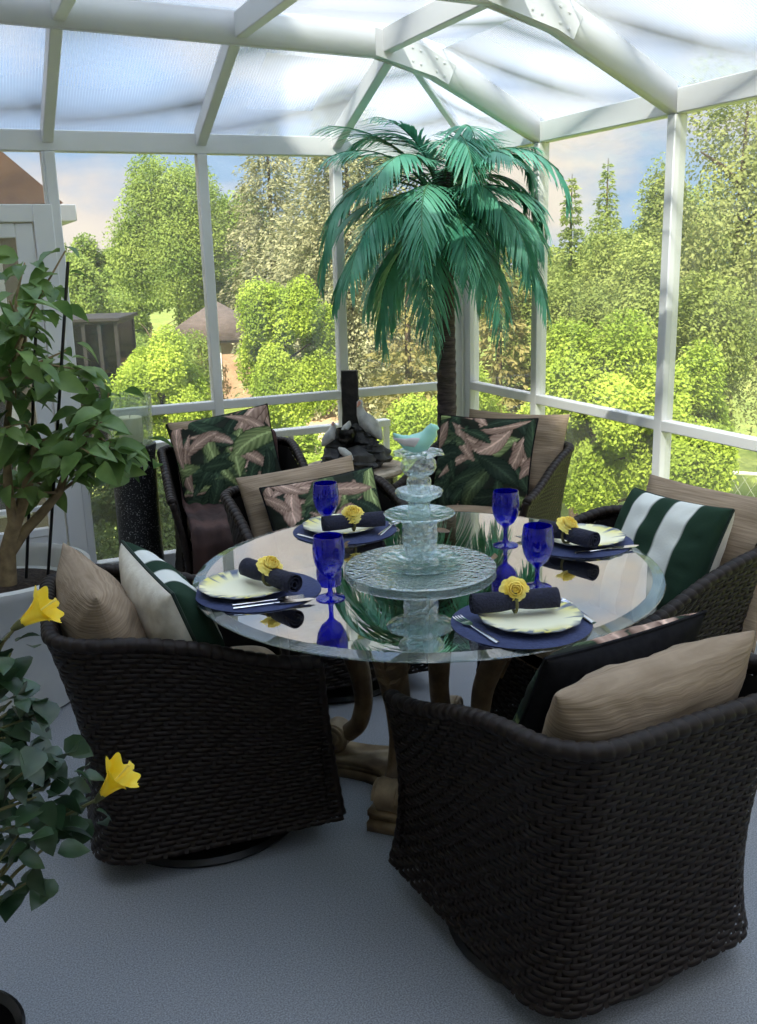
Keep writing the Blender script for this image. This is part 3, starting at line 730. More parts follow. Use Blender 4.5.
def pillow(name, label, cat, W, Hh, T, front, back, loc, yaw, lean, roll=0., group=None, colors=None, piping=None, n=40, seed=0, pinch=.05, power=.42, wr=.006, sag=0.):
    U, Vv, Fv, Bv = pillow_geo(W, Hh, T, n, n, pinch, power, seed, wr, sag)
    mb = MB(); mb.mi = 0; mb.grid(Fv.reshape(-1, 3), n, n); mb.mi = 1
    k0 = mb.n; V = Bv.reshape(-1, 3); F = []
    for i in range(n - 1):
        for j in range(n - 1): F.append((i * n + j, i * n + j + 1, (i + 1) * n + j + 1, (i + 1) * n + j))
    mb.add(V, F)
    o = mb.build(name, [front, back] if front is not back else front, None, angle=None)
    if colors is not None:
        a = o.data.color_attributes.new('Col', 'FLOAT_COLOR', 'POINT')
        c = np.ones((2 * n * n, 4), np.float32); c[:n * n, :3] = colors((U + 1) / 2, (Vv + 1) / 2).reshape(-1, 3); c[n * n:, :3] = .02
        a.data.foreach_set('color', c.ravel())
    m = Matrix.Translation(loc) @ Matrix.Rotation(R(yaw), 4, 'Z') @ Matrix.Rotation(-R(lean), 4, 'Y') @ Matrix.Rotation(R(roll), 4, 'X')
    o.matrix_world = m
    tag(o, label, cat, group)
    if piping:
        E = np.concatenate([Fv[:, 0], Fv[-1, 1:], Fv[::-1, -1][1:], Fv[0, ::-1][1:]])
        MB().tube(E, .005, 6).build('piping', piping, o)
    return o
def lin(r, g, b): return np.array(S(r, g, b)[:3])
def stripes(u, v):
    k = np.floor(u * 5).astype(int).clip(0, 4); g = lin(38, 58, 46); w = lin(214, 216, 210)
    return np.where((k % 2 == 0)[..., None], g, w)
def tropic(seed):
    def f(u, v):
        rng = np.random.default_rng(seed)
        C = np.tile(lin(40, 44, 38), u.shape + (1,))
        pal = [(lin(58, 74, 56), lin(36, 50, 40)), (lin(84, 98, 70), lin(46, 60, 46)), (lin(176, 150, 134), lin(120, 96, 86)), (lin(150, 164, 112), lin(70, 86, 54)), (lin(52, 66, 54), lin(32, 44, 38)), (lin(196, 168, 152), lin(140, 112, 100)), (lin(62, 80, 62), lin(36, 48, 40))]
        for i in range(64):
            p = rng.uniform(-.05, 1.05, 2); a = rng.uniform(0, 2 * PI); L = rng.uniform(.3, .6); wd = L * rng.uniform(.13, .24); cv = rng.uniform(-.9, .9)
            x = (u - p[0]) * math.cos(a) + (v - p[1]) * math.sin(a); y = -(u - p[0]) * math.sin(a) + (v - p[1]) * math.cos(a)
            y = y - cv * x * x / L
            t = x / L; env = wd * np.clip(np.sin(PI * np.clip(t, 0, 1)), 0, 1) ** .8
            ins = (t > 0) & (t < 1) & (np.abs(y) < env)
            c1, c2 = pal[rng.integers(len(pal))]
            r = np.abs(y) / (env + 1e-6); st = (.5 + .5 * np.sin(46 * t + 10 * r * np.sign(y) * 0 + 14 * r)) * .5 + .5 * r
            col = c1 + (c2 - c1) * st[..., None]
            col = np.where((r < .09)[..., None], np.minimum(c1 * 1.5, 1), col); col = np.where((r > .9)[..., None], c2 * .7, col)
            C = np.where(ins[..., None], col, C)
        return C
    return f
TAN = M['tan']
cg = 'tan back cushions'
pillow('back_cushion', 'tan back cushion standing on edge beside the yellow hibiscus bloom', 'cushion', .46, .46, .21, TAN, TAN, (-2.41, -2.44, .375), 2, 14, 3, cg, seed=1, pinch=.05, power=.5, wr=.009)
pillow('back_cushion', 'tan cushion slumped along the back of the closest armchair', 'cushion', .52, .40, .19, TAN, TAN, (-1.53, -3.44, .41), 94, 20, -3, cg, seed=2, pinch=.05, power=.42, wr=.010)
pillow('back_cushion', 'tan cushion behind the wide green and white striped pillow', 'cushion', .56, .48, .19, TAN, TAN, (-.68, -2.66, .38), 192, 22, 0, cg, seed=3, pinch=.05, power=.5, wr=.009)
pillow('back_cushion', 'tan cushion behind the low leafy pillow at the far table edge', 'cushion', .50, .40, .16, TAN, TAN, (-1.50, -1.50, .41), 268, 22, 5, cg, seed=4, pinch=.05, power=.48, wr=.008)
pillow('back_cushion', 'sunlit tan cushion leaning in the armchair by the palm trunk', 'cushion', .52, .46, .17, TAN, TAN, (-.375, -1.09, .41), 216, 18, 0, cg, seed=5, pinch=.06, power=.48, wr=.009)
pillow('back_cushion', 'dull brown tan cushion in the fur draped armchair, only its edge showing', 'cushion', .36, .44, .12, TAN, TAN, (-1.615, -.45, .43), 258, 14, 6, cg, seed=6, pinch=.05, power=.46)
sg = 'green striped pillows'
pillow('throw_pillow', 'green striped pillow seen from the side, showing its cream back', 'pillow', .46, .45, .19, M['print'], M['cream'], (-2.20, -2.46, .385), 4, 20, 3, sg, stripes, M['piping'], n=70, seed=7, power=.36)
pillow('throw_pillow', 'wide green and white striped pillow facing the table', 'pillow', .42, .45, .20, M['print'], M['cream'], (-.85, -2.645, .40), 184, 26, 2, sg, stripes, M['piping'], n=70, seed=8, power=.30)
lg = 'tropical leaf print pillows'
pillow('throw_pillow', 'black backed leafy pillow tucked before the tan cushion of the closest armchair', 'pillow', .47, .42, .15, M['print'], M['black_cloth'], (-1.53, -3.255, .41), 97, 26, 0, lg, tropic(3), M['black_cloth'], n=90, seed=9)
pillow('throw_pillow', 'leaf print pillow propped upright by the palm trunk', 'pillow', .48, .46, .15, M['print'], M['black_cloth'], (-.56, -1.13, .41), 222, 22, 0, lg, tropic(11), M['black_cloth'], n=110, seed=10)
pillow('throw_pillow', 'leaf print pillow tilted on the brown fur, corner pointing up', 'pillow', .50, .46, .14, M['print'], M['black_cloth'], (-1.55, -.53, .44), 255, 22, 9, lg, tropic(14), M['black_cloth'], n=110, seed=11)
pillow('throw_pillow', 'low leaf print pillow behind the far blue goblet', 'pillow', .47, .38, .14, M['print'], M['black_cloth'], (-1.46, -1.64, .41), 266, 26, 5, lg, tropic(21), M['black_cloth'], n=110, seed=12)
# seat cushions, one in each chair
def seat_cushion(label, chair):
    n = 30; g = np.linspace(-1, 1, n); mb = MB()
    u = np.sin(g * PI / 2); U, Vv = np.meshgrid(u, u, indexing='ij')
    f = np.clip((1 - U ** 6) * (1 - Vv ** 6), 0, 1) ** .4
    for s in (1, -1):
        ru = np.sqrt(1 - .22 * Vv ** 2 * U ** 2); V = np.stack([U * .262 * ru + .02, Vv * .245 * ru, (.390 if s > 0 else .350) + s * (.052 * f + .018 * f * (1 - U ** 2) * (1 - Vv ** 2))], -1).reshape(-1, 3)
        F = []
        for i in range(n - 1):
            for j in range(n - 1):
                q = (i * n + j, (i + 1) * n + j, (i + 1) * n + j + 1, i * n + j + 1); F.append(q if s > 0 else q[::-1])
        mb.add(V, F)
    o = mb.build('seat_cushion', TAN, None, angle=None)
    o.location = chair.location + Vector((0, 0, -.012)); o.rotation_euler = chair.rotation_euler
    return tag(o, label, 'cushion', 'tan seat cushions')
sc0 = seat_cushion('tan seat cushion beside the green striped pillow seen from the side', chairA)
for k, lab in (('B', 'tan seat cushion hidden under the black pillow of the closest armchair'), ('C', 'tan seat cushion under the wide green and white striped pillow'),
               ('D', 'tan seat cushion under the upright leaf print pillow near the palm'), ('E', 'tan seat cushion buried under the brown fur throw'), ('F', 'tan seat cushion under the low leaf print pillow')):
    c = sc0.copy(); COL.objects.link(c); c.location = CHS[k].location + Vector((0, 0, -.012)); c.rotation_euler = CHS[k].rotation_euler; c['label'] = lab
# brown fur throw over the corner chair: drapes over seat front, seat and back
def fur_throw():
    prof = [(.345, .16), (.348, .26), (.345, .36), (.31, .425), (.20, .438), (.05, .44), (-.10, .445), (-.17, .50), (-.215, .60), (-.25, .70), (-.285, .735), (-.335, .74), (-.375, .70), (-.385, .60)]
    rng = np.random.default_rng(5); P = np.array(prof); nu, nv = 60, 40
    q = np.linspace(0, len(P) - 1, nu); x = np.interp(q, range(len(P)), P[:, 0]); z = np.interp(q, range(len(P)), P[:, 1])
    w = np.linspace(-.262, .262, nv); V = []
    for i in range(nu):
        for j in range(nv):
            f = .010 * math.sin(w[j] * 55 + i * .12) + .007 * math.sin(w[j] * 23 + 1.3 + i * .3)
            lo = .02 * abs(math.sin(w[j] * 30)) if i < 4 else 0
            V.append((x[i] + f * .5 + .012, w[j] * (1 - .1 * (i / nu)), z[i] + abs(f) + lo + .010))
    mb = MB(); mb.grid(np.array(V), nu, nv)
    o = mb.build('fur_throw', M['fur'], None, angle=None)
    sm = o.modifiers.new('thick', 'SOLIDIFY'); sm.thickness = .012; sm.offset = 1
    o.location = CHS['E'].location; o.rotation_euler = CHS['E'].rotation_euler
    return tag(o, 'dark brown fur throw draped over seat and back of the corner armchair', 'throw')
fur_throw()

# ------------------------------------------------------------------ glass table on a carved gold pedestal
TX, TY = -1.625, -2.704
tb = thing('dining_table', 'round glass dining table on carved antique gold legs', 'table', (TX, TY, 0))
tm_ = MB(); tm_.lathe([(0, .738), (.606, .738)], 128, cap=False); tm_.mi = 1; tm_.lathe([(.606, .75), (0, .75)], 128, cap=False)
tm_.build('tabletop', [M['table_glass'], M['table_coat']], tb, angle=30)
MB().lathe([(.606, .738), (.636, .738), (.640, .741), (.638, .7435), (.606, .75)], 128, cap=False).build('bevel', M['table_edge'], tb, angle=30)
BX, BY = .05, .15
def scroll(mb, c, r, w, axis):
    """volute foot: a spiral tube on each cheek and a drum"""
    c = Vector(c); ax = Vector(axis).normalized(); fw = Vector((ax.y, -ax.x, 0))
    Mx = Matrix(((fw.x, 0, ax.x, c.x), (fw.y, 0, ax.y, c.y), (0, 1, 0, c.z), (0, 0, 0, 1)))
    mb.lathe([(0, -w), (r * .86, -w), (r, -w * .8), (r * .93, 0), (r, w * .8), (r * .86, w), (0, w)], 24, M=Mx)
    for s in (-1, 1):
        th = np.linspace(0, 4.2 * PI, 46); rr = r * (.92 - .8 * th / th[-1])
        P = np.stack([rr * np.cos(th), rr * np.sin(th), np.full_like(th, s * w)], 1); A = np.array(Mx)
        mb.tube(P @ A[:3, :3].T + A[:3, 3], r * .11, 6)
for i, (dx, dy) in enumerate(((-1, -1), (-1, 1), (1, 1), (1, -1))):
    o = Vector((dx, dy, 0)).normalized(); tn = Vector((-o.y, o.x, 0))
    P = [(.20, .735), (.235, .69), (.27, .62), (.268, .54), (.232, .44), (.195, .34), (.185, .24), (.205, .16), (.245, .125)]
    ts = np.linspace(0, len(P) - 1, 50); pr = np.interp(ts, range(len(P)), [p[0] for p in P]); pz = np.interp(ts, range(len(P)), [p[1] for p in P])
    for _ in range(4): pr[1:-1] = (pr[:-2] + pr[1:-1] * 2 + pr[2:]) / 4; pz[1:-1] = (pz[:-2] + pz[1:-1] * 2 + pz[2:]) / 4
    pts = np.stack([BX + o.x * pr, BY + o.y * pr, pz], 1)
    rad = np.interp(ts, [0, 1, 2.2, 4, 6, 8], [.045, .056, .060, .044, .033, .034])
    mb = MB(); mb.tube(pts, rad, 14, flat=.85)
    lg = mb.build('leg', M['gold'], tb)
    cv = MB()   # acanthus relief on the knee, in tiers of curled ribs
    for k in range(7):
        q = 6 + k * 3
        for s in (-1, 1):
            a = pts[q]; out = np.array((o.x, o.y, 0)); side = np.array((tn.x, tn.y, 0)) * s
            cc = [a + out * (rad[q] * .9) , a + out * (rad[q] * .86) + side * .022 + np.array((0, 0, .006)), a + out * (rad[q] * .35) + side * rad[q] * .92 + np.array((0, 0, .026)), a - out * .01 + side * rad[q] * 1.02 + np.array((0, 0, .04))]
            cv.tube(cc, [.009, .010, .008, .004], 6)
    cv.tube([pts[j] + np.array((o.x, o.y, 0)) * rad[j] * .92 for j in range(4, 30, 2)], .008, 6)
    cv.build('acanthus_carving', M['gold'], lg)
    ft = MB(); scroll(ft, (BX + o.x * .285, BY + o.y * .285, .112), .048, .036, tn)
    ft.build('scroll_foot', M['gold_pale'], lg)
mb = MB(); mb.lathe([(.19, .715), (.235, .715), (.245, .725), (.235, .7375), (.19, .7375), (.19, .715)], 48, c=(BX, BY, 0), cap=False); mb.build('support_ring', M['gold'], tb)
# plinth: square with hollow sides, two moulded steps
mb = MB()
for z0, z1, gr in ((0, .028, 0.), (.028, .044, -.014), (.044, .062, -.006)):
    ring = []
    c45 = .265 + gr
    cs = [(-c45, -c45), (c45, -c45), (c45, c45), (-c45, c45)]
    cut = .055
    for k in range(4):
        a = Vector(cs[k]); b = Vector(cs[(k + 1) % 4]); d = (b - a).normalized(); nrm = Vector((d.y, -d.x))
        a2 = a + d * cut * 1.6; b2 = b - d * cut * 1.6
        for q in np.linspace(0, 1, 15):
            p = a2.lerp(b2, float(q)) - nrm * (.125 * math.sin(PI * q)); ring.append((p.x, p.y))
    n = len(ring); V = [(BX + x, BY + y, z0) for x, y in ring] + [(BX + x, BY + y, z1) for x, y in ring]
    mb.add(V, [(i, (i + 1) % n, n + (i + 1) % n, n + i) for i in range(n)] + [tuple(range(n, 2 * n)), tuple(range(n))[::-1]])
mb.build('plinth', M['gold_pale'], tb, smooth=False)

# ------------------------------------------------------------------ place settings
TZ = .7502
def setting(key, mat_c, plate_c, n0, n1, fl, labs, cut):
    m = MB().lathe([(0, 0), (.160, 0), (.164, .0015), (.160, .004), (0, .004)], 72).build('placemat', M['navy'], None)
    m.location = (*mat_c, TZ); tag(m, labs[0], 'placemat', 'round navy placemats')
    sc = lambda a, i: 1 + (.022 * math.cos(12 * a) if i in (3, 4, 5) else 0)
    p = MB().lathe([(0, .004), (.055, .004), (.072, .006), (.104, .0125), (.120, .017), (.1195, .019), (.100, .0155), (.074, .009), (.058, .007), (0, .007)], 96, scal=lambda a, i: 1 + (.02 * math.cos(12 * a) if i in (3, 4, 5, 6) else 0)).build('dinner_plate', M['china'], None)
    V = np.array([v.co for v in p.data.vertices]); r = np.hypot(V[:, 0], V[:, 1]); a = np.arctan2(V[:, 1], V[:, 0])
    ca = p.data.color_attributes.new('Col', 'FLOAT_COLOR', 'POINT'); c = np.ones((len(V), 4), np.float32)
    base = lin(238, 236, 208); rimc = lin(228, 218, 118); blue = lin(92, 104, 128)
    tt = np.clip((r - .06) / .05, 0, 1)[:, None] * (.55 + .45 * np.sin(3 * a + 1))[:, None]
    col = base * (1 - tt) + rimc * tt
    deco = ((np.sin(17 * a) * np.sin(r * 260) > .35) & (r > .085) & (np.sin(3 * a + 2) > .1)); col[deco] = blue; col[r > .118] = lin(120, 126, 138)
    c[:, :3] = col; ca.data.foreach_set('color', c.ravel())
    p.location = (*plate_c, TZ + .004); tag(p, labs[1], 'plate', 'scalloped plates')
    # napkin roll with spiral end, held by a flower ring
    n0, n1 = Vector((*n0, 0)), Vector((*n1, 0)); d = n1 - n0; L = d.length; d.normalize(); sd = Vector((-d.y, d.x, 0))
    th = np.linspace(0, 5.2 * PI, 90); rr = .004 + .022 * th / th[-1]
    nk = 14; V = []
    for i in range(nk):
        q = i / (nk - 1); sq = 1 - .22 * math.exp(-((q - .5) / .12) ** 2)
        for t_, r_ in zip(th, rr): V.append((q * L, r_ * math.cos(t_) * sq, r_ * math.sin(t_) * sq + .026))
    np_ = MB().grid(np.array(V), nk, len(th)).build('napkin', M['navy_cloth'], None, angle=None)
    s_ = np_.modifiers.new('thick', 'SOLIDIFY'); s_.thickness = .0022
    np_.location = (n0.x, n0.y, TZ + .020); np_.rotation_euler = (0, 0, math.atan2(d.y, d.x)); tag(np_, labs[2], 'napkin', 'rolled navy napkins')
    ring = thing('napkin_flower_ring', labs[3], 'napkin ring', (n0.x + d.x * L * .5, n0.y + d.y * L * .5, TZ + .043), math.atan2(d.y, d.x), 'yellow flower napkin rings')
    tt = np.linspace(0, 2 * PI, 25); MB().tube(np.stack([np.zeros(25), .0235 * np.cos(tt), .0235 * np.sin(tt)], 1), .004, 6, cap=False).build('band', M['twig'], ring)
    f = ranunculus(); fo = f.build('flower', M['yellow_pale'], ring, angle=None); fo.location = (0, 0, .026); fo.scale = (1.15, 1.15, 1.3)
    fo.rotation_euler = labs[5] if len(labs) > 5 else (0, 0, 0)
    for knd, a, b, lab in cut: cutlery(knd, a, b, lab)
def ranunculus():
    mb = MB(); rng = np.random.default_rng(4)
    for k, (n, r0, h, op) in enumerate(((3, .006, .020, 0), (5, .0105, .0195, .1), (6, .015, .018, .3), (7, .0195, .0155, .6), (8, .024, .012, .95), (9, .029, .008, 1.25), (9, .0325, .0045, 1.5))):
        for i in range(n):
            a0 = 2 * PI * (i + .5 * (k % 2)) / n + rng.uniform(-.1, .1); V = []
            for u in np.linspace(0, 1, 6):
                for v in np.linspace(-1, 1, 7):
                    wdt = 4.4 / n * (.5 + .8 * u - .5 * u * u)
                    rad = r0 * (.45 + .75 * math.sin(2.3 * u) if op < .5 else (.3 + .7 * u)) * (1 - .14 * u * u * v * v); a = a0 + v * wdt
                    z = h * math.sin(u * (1.6 - .35 * min(op, 1.))) * (1 - .10 * v * v * u) + .0010 * math.sin(6 * v + k + i) * u - .003 * op * u * u
                    V.append((rad * math.cos(a), rad * math.sin(a), z))
            mb.grid(np.array(V), 6, 7)
    mb.lathe([(0, .008), (.004, .010), (.005, .014), (0, .016)], 10)
    return mb
def cutlery(kind, a, b, lab):
    """handle end a -> head end b, on the mat"""
    a, b = Vector((*a, 0)), Vector((*b, 0)); L = .175; d = (b - a).normalized()
    mb = MB(); mb.tube([(0, 0, .003), (.02, 0, .0032), (.06, 0, .004), (.10, 0, .0045), (.115, 0, .005)], [.0055, .0062, .0045, .003, .0026], 10, flat=.38)
    def strip(xs, ws, zs, th=.0014):
        V = []; F = []
        for x, w, z in zip(xs, ws, zs): V += [(x, -w, z), (x, w, z), (x, w, z + th), (x, -w, z + th)]
        for i in range(len(xs) - 1):
            for j in range(4): F.append((4 * i + j, 4 * i + (j + 1) % 4, 4 * i + 4 + (j + 1) % 4, 4 * i + 4 + j))
        F += [(3, 2, 1, 0), tuple(4 * (len(xs) - 1) + j for j in range(4))]; return V, F
    if kind == 'fork':
        V, F = strip([.112, .122, .132, .140], [.003, .009, .012, .0125], [.0045, .004, .0035, .004]); mb.add(V, F)
        for q in (-.0105, -.0035, .0035, .0105):
            V, F = strip([.138, .155, .172, .180], [.0019, .0017, .0015, .0006], [.004, .003, .004, .006]); V = [(x, y + q, z) for x, y, z in V]; mb.add(V, F)
    elif kind == 'knife':
        V, F = strip([.10, .115, .15, .19, .205], [.004, .0085, .0095, .009, .001], [.004, .0035, .003, .003, .003]); mb.add(V, F)
    else:
        V = []
        for u in np.linspace(0, 1, 9):
            w = .0175 * math.sin(PI * min(max(u * .92 + .05, 0), 1)) ** .7
            for v in np.linspace(-1, 1, 7): V.append((.112 + .052 * u, v * w, .0035 + .004 * (v * v) * 1. + .002 * (2 * u - 1) ** 2))
        mb.grid(np.array(V), 9, 7)
    o = mb.build(kind, M['silver'], None)
    if kind == 'spoon':
        s = o.modifiers.new('thick', 'SOLIDIFY'); s.thickness = .001
    o.location = (a.x, a.y, TZ + .005); o.rotation_euler = (0, 0, math.atan2(d.y, d.x)); tag(o, lab, kind, 'cutlery on the placemats')
SET = [
 ('A', (-2.10, -2.675), (-2.13, -2.66), (-2.105, -2.60), (-2.04, -2.80), 'by the side-on green striped pillow', (0, .55, 0),
  [('knife', (-2.20, -2.79), (-2.02, -2.82)), ('fork', (-2.195, -2.765), (-2.03, -2.795))]),
 ('F', (-1.68, -2.245), (-1.69, -2.235), (-1.775, -2.30), (-1.585, -2.335), 'in front of the low leafy pillow', (.65, 0, 0),
  [('fork', (-1.835, -2.24), (-1.80, -2.34)), ('spoon', (-1.62, -2.375), (-1.545, -2.30))]),
 ('C', (-1.123, -2.705), (-1.105, -2.715), (-1.215, -2.655), (-1.165, -2.85), 'before the wide green and white pillow', (0, .6, 0),
  [('knife', (-1.21, -2.815), (-1.075, -2.835)), ('fork', (-1.09, -2.59), (-1.19, -2.60))]),
 ('B', (-1.622, -3.188), (-1.605, -3.20), (-1.725, -3.135), (-1.525, -3.19), 'nearest the camera', (1.0, -.15, 0),
  [('fork', (-1.742, -3.285), (-1.748, -3.10)), ('spoon', (-1.488, -3.285), (-1.472, -3.14))]),
]
for key, mc, pc, n0, n1, where, frot, cut in SET:
    setting(key, mc, pc, n0, n1, 0, ('round navy placemat on the glass table ' + where, 'pale scalloped plate on the table ' + where, 'rolled navy napkin across the plate ' + where, 'yellow flower napkin ring on the plate ' + where, '', frot),
            [(k, a, b, 'silver %s on the navy mat %s' % (k, where)) for k, a, b in cut])
def goblet(loc, lab):
    prof = [(0, 0), (.037, 0), (.0375, .002), (.030, .005), (.012, .009), (.0065, .018), (.0055, .035), (.0065, .052), (.012, .060), (.026, .072), (.036, .092), (.0405, .115), (.0405, .135), (.038, .158), (.0365, .165), (.0355, .165), (.037, .157), (.0392, .134), (.039, .115), (.0345, .093), (.024, .075), (.008, .066), (0, .065)]
    o = MB().lathe(prof, 40).build('goblet', M['cobalt'], None); o.location = loc
    return tag(o, lab, 'goblet', 'cobalt blue goblets')
g0 = goblet((-1.954, -2.818, TZ), 'cobalt goblet beside the plate by the side-on green striped pillow')
for loc, lab in (((-1.745, -2.26, TZ), 'cobalt goblet in front of the low leafy pillow'), ((-1.452, -2.995, TZ), 'cobalt goblet behind the plate nearest the camera'), ((-1.325, -2.632, TZ), 'cobalt goblet between the glass centrepiece and the leafy palm chair')):
    c = g0.copy(); COL.objects.link(c); c.location = loc; c['label'] = lab

# ------------------------------------------------------------------ glass centrepiece
CX, CY = -1.651, -2.721
ls = thing('lazy_susan', 'large round textured glass turntable at the table centre', 'turntable', (CX, CY, TZ))
MB().lathe([(0, .008), (.205, .008), (.208, .011), (.205, .0145), (0, .0145)], 96).build('glass_disc', M['disc'], ls)
MB().lathe([(0, 0), (.085, 0), (.085, .008), (0, .008)], 48).build('bearing_ring', M['silver'], ls)
tm = thing('glass_totem', 'stacked aqua and clear glass totem topped by a mint bird', 'centrepiece', (CX, CY, TZ + .0147))
def gl(name, prof, m, n=56, scal=None): return MB().lathe(prof, n, scal=scal).build(name, M[m], tm)
gl('saucer', [(0, 0), (.06, 0), (.118, .010), (.120, .013), (.112, .0125), (.06, .005), (0, .005)], 'aqua')
gl('saucer', [(0, .006), (.045, .006), (.076, .017), (.078, .020), (.072, .020), (.045, .011), (0, .011)], 'aqua')
gl('vase', [(0, .012), (.030, .012), (.034, .020), (.040, .034), (.046, .055), (.048, .085), (.047, .115), (.050, .128), (.047, .129), (.044, .115), (.045, .085), (.043, .055), (.033, .03), (0, .024)], 'clear', scal=lambda a, i: 1 + .02 * math.cos(18 * a))
gl('plate', [(0, .130), (.050, .130), (.092, .142), (.097, .147), (.093, .149), (.05, .138), (0, .138)], 'aqua', 72)
gl('jar', [(0, .139), (.028, .139), (.031, .15), (.029, .172), (.031, .184), (0, .186)], 'aqua', scal=lambda a, i: 1 + .025 * math.cos(20 * a))
gl('dish', [(0, .186), (.040, .186), (.060, .197), (.0645, .208), (.062, .212), (.055, .205), (.036, .196), (0, .196)], 'aqua', scal=lambda a, i: 1 + (.03 * math.cos(16 * a) if 2 <= i <= 5 else 0))
gl('cup', [(0, .198), (.026, .198), (.031, .212), (.033, .235), (.030, .245), (0, .246)], 'clear', scal=lambda a, i: 1 + .03 * math.cos(14 * a))
gl('globe', [(0, .246), (.022, .247), (.040, .258), (.048, .274), (.046, .291), (.034, .303), (.024, .306), (0, .306)], 'clear', scal=lambda a, i: 1 + .02 * math.cos(12 * a))
gl('ruffled_bowl', [(0, .300), (.030, .302), (.052, .318), (.066, .310), (.064, .316), (.045, .322), (.026, .310), (0, .310)], 'clear', 80, scal=lambda a, i: 1 + (.09 * math.cos(8 * a) if 2 <= i <= 5 else 0))
bd = MB()
Q = np.array([(-.066, .0, .366), (-.050, 0, .354), (-.031, 0, .342), (-.010, 0, .337), (.012, 0, .343), (.026, 0, .356), (.036, 0, .370), (.042, 0, .377), (.050, 0, .378), (.056, 0, .376)])
bd.tube(Q, [.003, .010, .020, .027, .0265, .021, .0185, .0165, .008, .001], 20)
bo = bd.build('bird', M['bird'], tm); bo.rotation_euler = (0, 0, R(-24))
for s in (-1, 1):
    wgm = MB(); wgm.tube([(.010, s * .019, .350), (-.012, s * .0245, .345), (-.036, s * .018, .345), (-.066, s * .007, .354)], [.006, .013, .010, .002], 12, flat=.4, up=(0, s, 0)); wgm.build('wing', M['wing'], bo)

# ------------------------------------------------------------------ side table and tabletop fountain
SX, SY = -.86, -.34
st = thing('side_table', 'round woven topped side table with black drum base, under the stone fountain', 'side table', (SX, SY, 0))
MB().lathe([(0, .485), (.245, .485), (.268, .492), (.275, .505), (.268, .518), (.235, .522), (.225, .515), (0, .515)], 64, scal=lambda a, i: 1 + .006 * math.cos(60 * a)).build('top', M['stone_rim'], st)
MB().lathe([(0, 0), (.205, 0), (.215, .01), (.22, .05), (.23, .30), (.235, .47), (.23, .485), (0, .485)], 56, scal=lambda a, i: 1 + .008 * math.cos(48 * a)).build('drum_base', M['black_pot'], st)
fn = thing('tabletop_fountain', 'dark stone tabletop fountain with white geese and tall black slab', 'fountain', (SX - .0, SY - .0, .5155), R(24) * -1)
def blob(c, s, seed, amp=.17, sub=4):
    bm = bmesh.new(); bmesh.ops.create_icosphere(bm, subdivisions=sub, radius=1); rng = np.random.default_rng(seed); ph = rng.uniform(0, 6, 9)
    V = []
    for v in bm.verts:
        x, y, z = v.co; k = 1 + amp * (math.sin(3 * x + ph[0] + 2 * z) + .7 * math.sin(5 * y + ph[1] + 2 * x) + .5 * math.sin(9 * z + ph[2] + 3 * y) + .3 * math.sin(13 * x + ph[3]) + .35 * math.sin(17 * z + 2 * x + ph[4]))
        V.append((c[0] + s[0] * x * k, c[1] + s[1] * y * k, max(.0, c[2] + s[2] * z * k)))
    F = [[v.index for v in f.verts] for f in bm.faces]; bm.free(); return V, F
rb = MB()
for i, (c, s) in enumerate((((-.10, -.02, .045), (.075, .075, .055)), ((.02, -.05, .045), (.10, .08, .06)), ((.11, 0, .05), (.075, .075, .06)), ((0, .06, .06), (.13, .07, .075)), ((-.07, .03, .12), (.065, .06, .055)), ((.07, .03, .125), (.075, .06, .055)), ((.0, .05, .17), (.07, .05, .05)), ((.10, -.03, .10), (.055, .05, .04)))):
    rb.add(*blob(c, s, i + 3))
rb.build('rocks', M['rock'], fn)
sl = MB(); V = []
for z in np.linspace(.10, .505, 14):
    w = .045 * (1 + .04 * math.sin(z * 60)); dd = .022
    for k in range(16):
        a = 2 * PI * k / 16; cx = math.copysign(abs(math.cos(a)) ** .35, math.cos(a)); sy = math.copysign(abs(math.sin(a)) ** .35, math.sin(a))
        V.append((-.005 + w * cx * (1 + .05 * math.sin(5 * a + z * 40)), .055 + dd * sy, z))
F = [(i * 16 + j, i * 16 + (j + 1) % 16, (i + 1) * 16 + (j + 1) % 16, (i + 1) * 16 + j) for i in range(13) for j in range(16)] + [tuple(range(16))[::-1], tuple(13 * 16 + j for j in range(16))]
sl.add(V, F); sl.build('slab', M['column'], fn)
bw = MB().lathe([(0, .135), (.035, .14), (.052, .165), (.056, .195), (.050, .215), (.046, .215), (.050, .193), (.044, .168), (0, .155)], 32, c=(-.03, -.035, 0)).build('bowl', M['black_pot'], fn)
def goose(P, r, seed):
    mb = MB(); mb.tube(P, r, 16); return mb
g1 = goose([(.150, .0, .150), (.135, .0, .180), (.105, 0, .215), (.072, 0, .250), (.052, 0, .285), (.045, 0, .320), (.047, 0, .345), (.048, 0, .358)], [.012, .030, .044, .042, .026, .016, .018, .006], 1).build('goose', M['goose'], fn)
MB().tube([(.044, -.012, .345), (.038, -.03, .335), (.034, -.042, .325)], [.010, .007, .002], 8).build('beak', M['beak'], g1)
wg = MB(); wg.tube([(.155, -.035, .15), (.13, -.042, .185), (.095, -.042, .225), (.07, -.03, .25)], [.006, .020, .018, .006], 10, flat=.5, up=(0, 1, 0)); wg.build('wing', M['goose'], g1)
g2 = goose([(-.155, -.02, .125), (-.14, -.03, .15), (-.115, -.03, .175), (-.10, -.025, .205), (-.095, -.02, .235), (-.097, -.02, .25)], [.008, .022, .030, .020, .012, .004], 2).build('goose', M['goose'], fn)
MB().tube([(-.097, -.03, .24), (-.10, -.045, .232)], [.007, .002], 8).build('beak', M['beak'], g2)
g3 = goose([(.0, -.115, .06), (-.02, -.11, .085), (-.05, -.10, .11), (-.07, -.095, .125)], [.010, .022, .02, .006], 3).build('goose', M['goose'], fn)
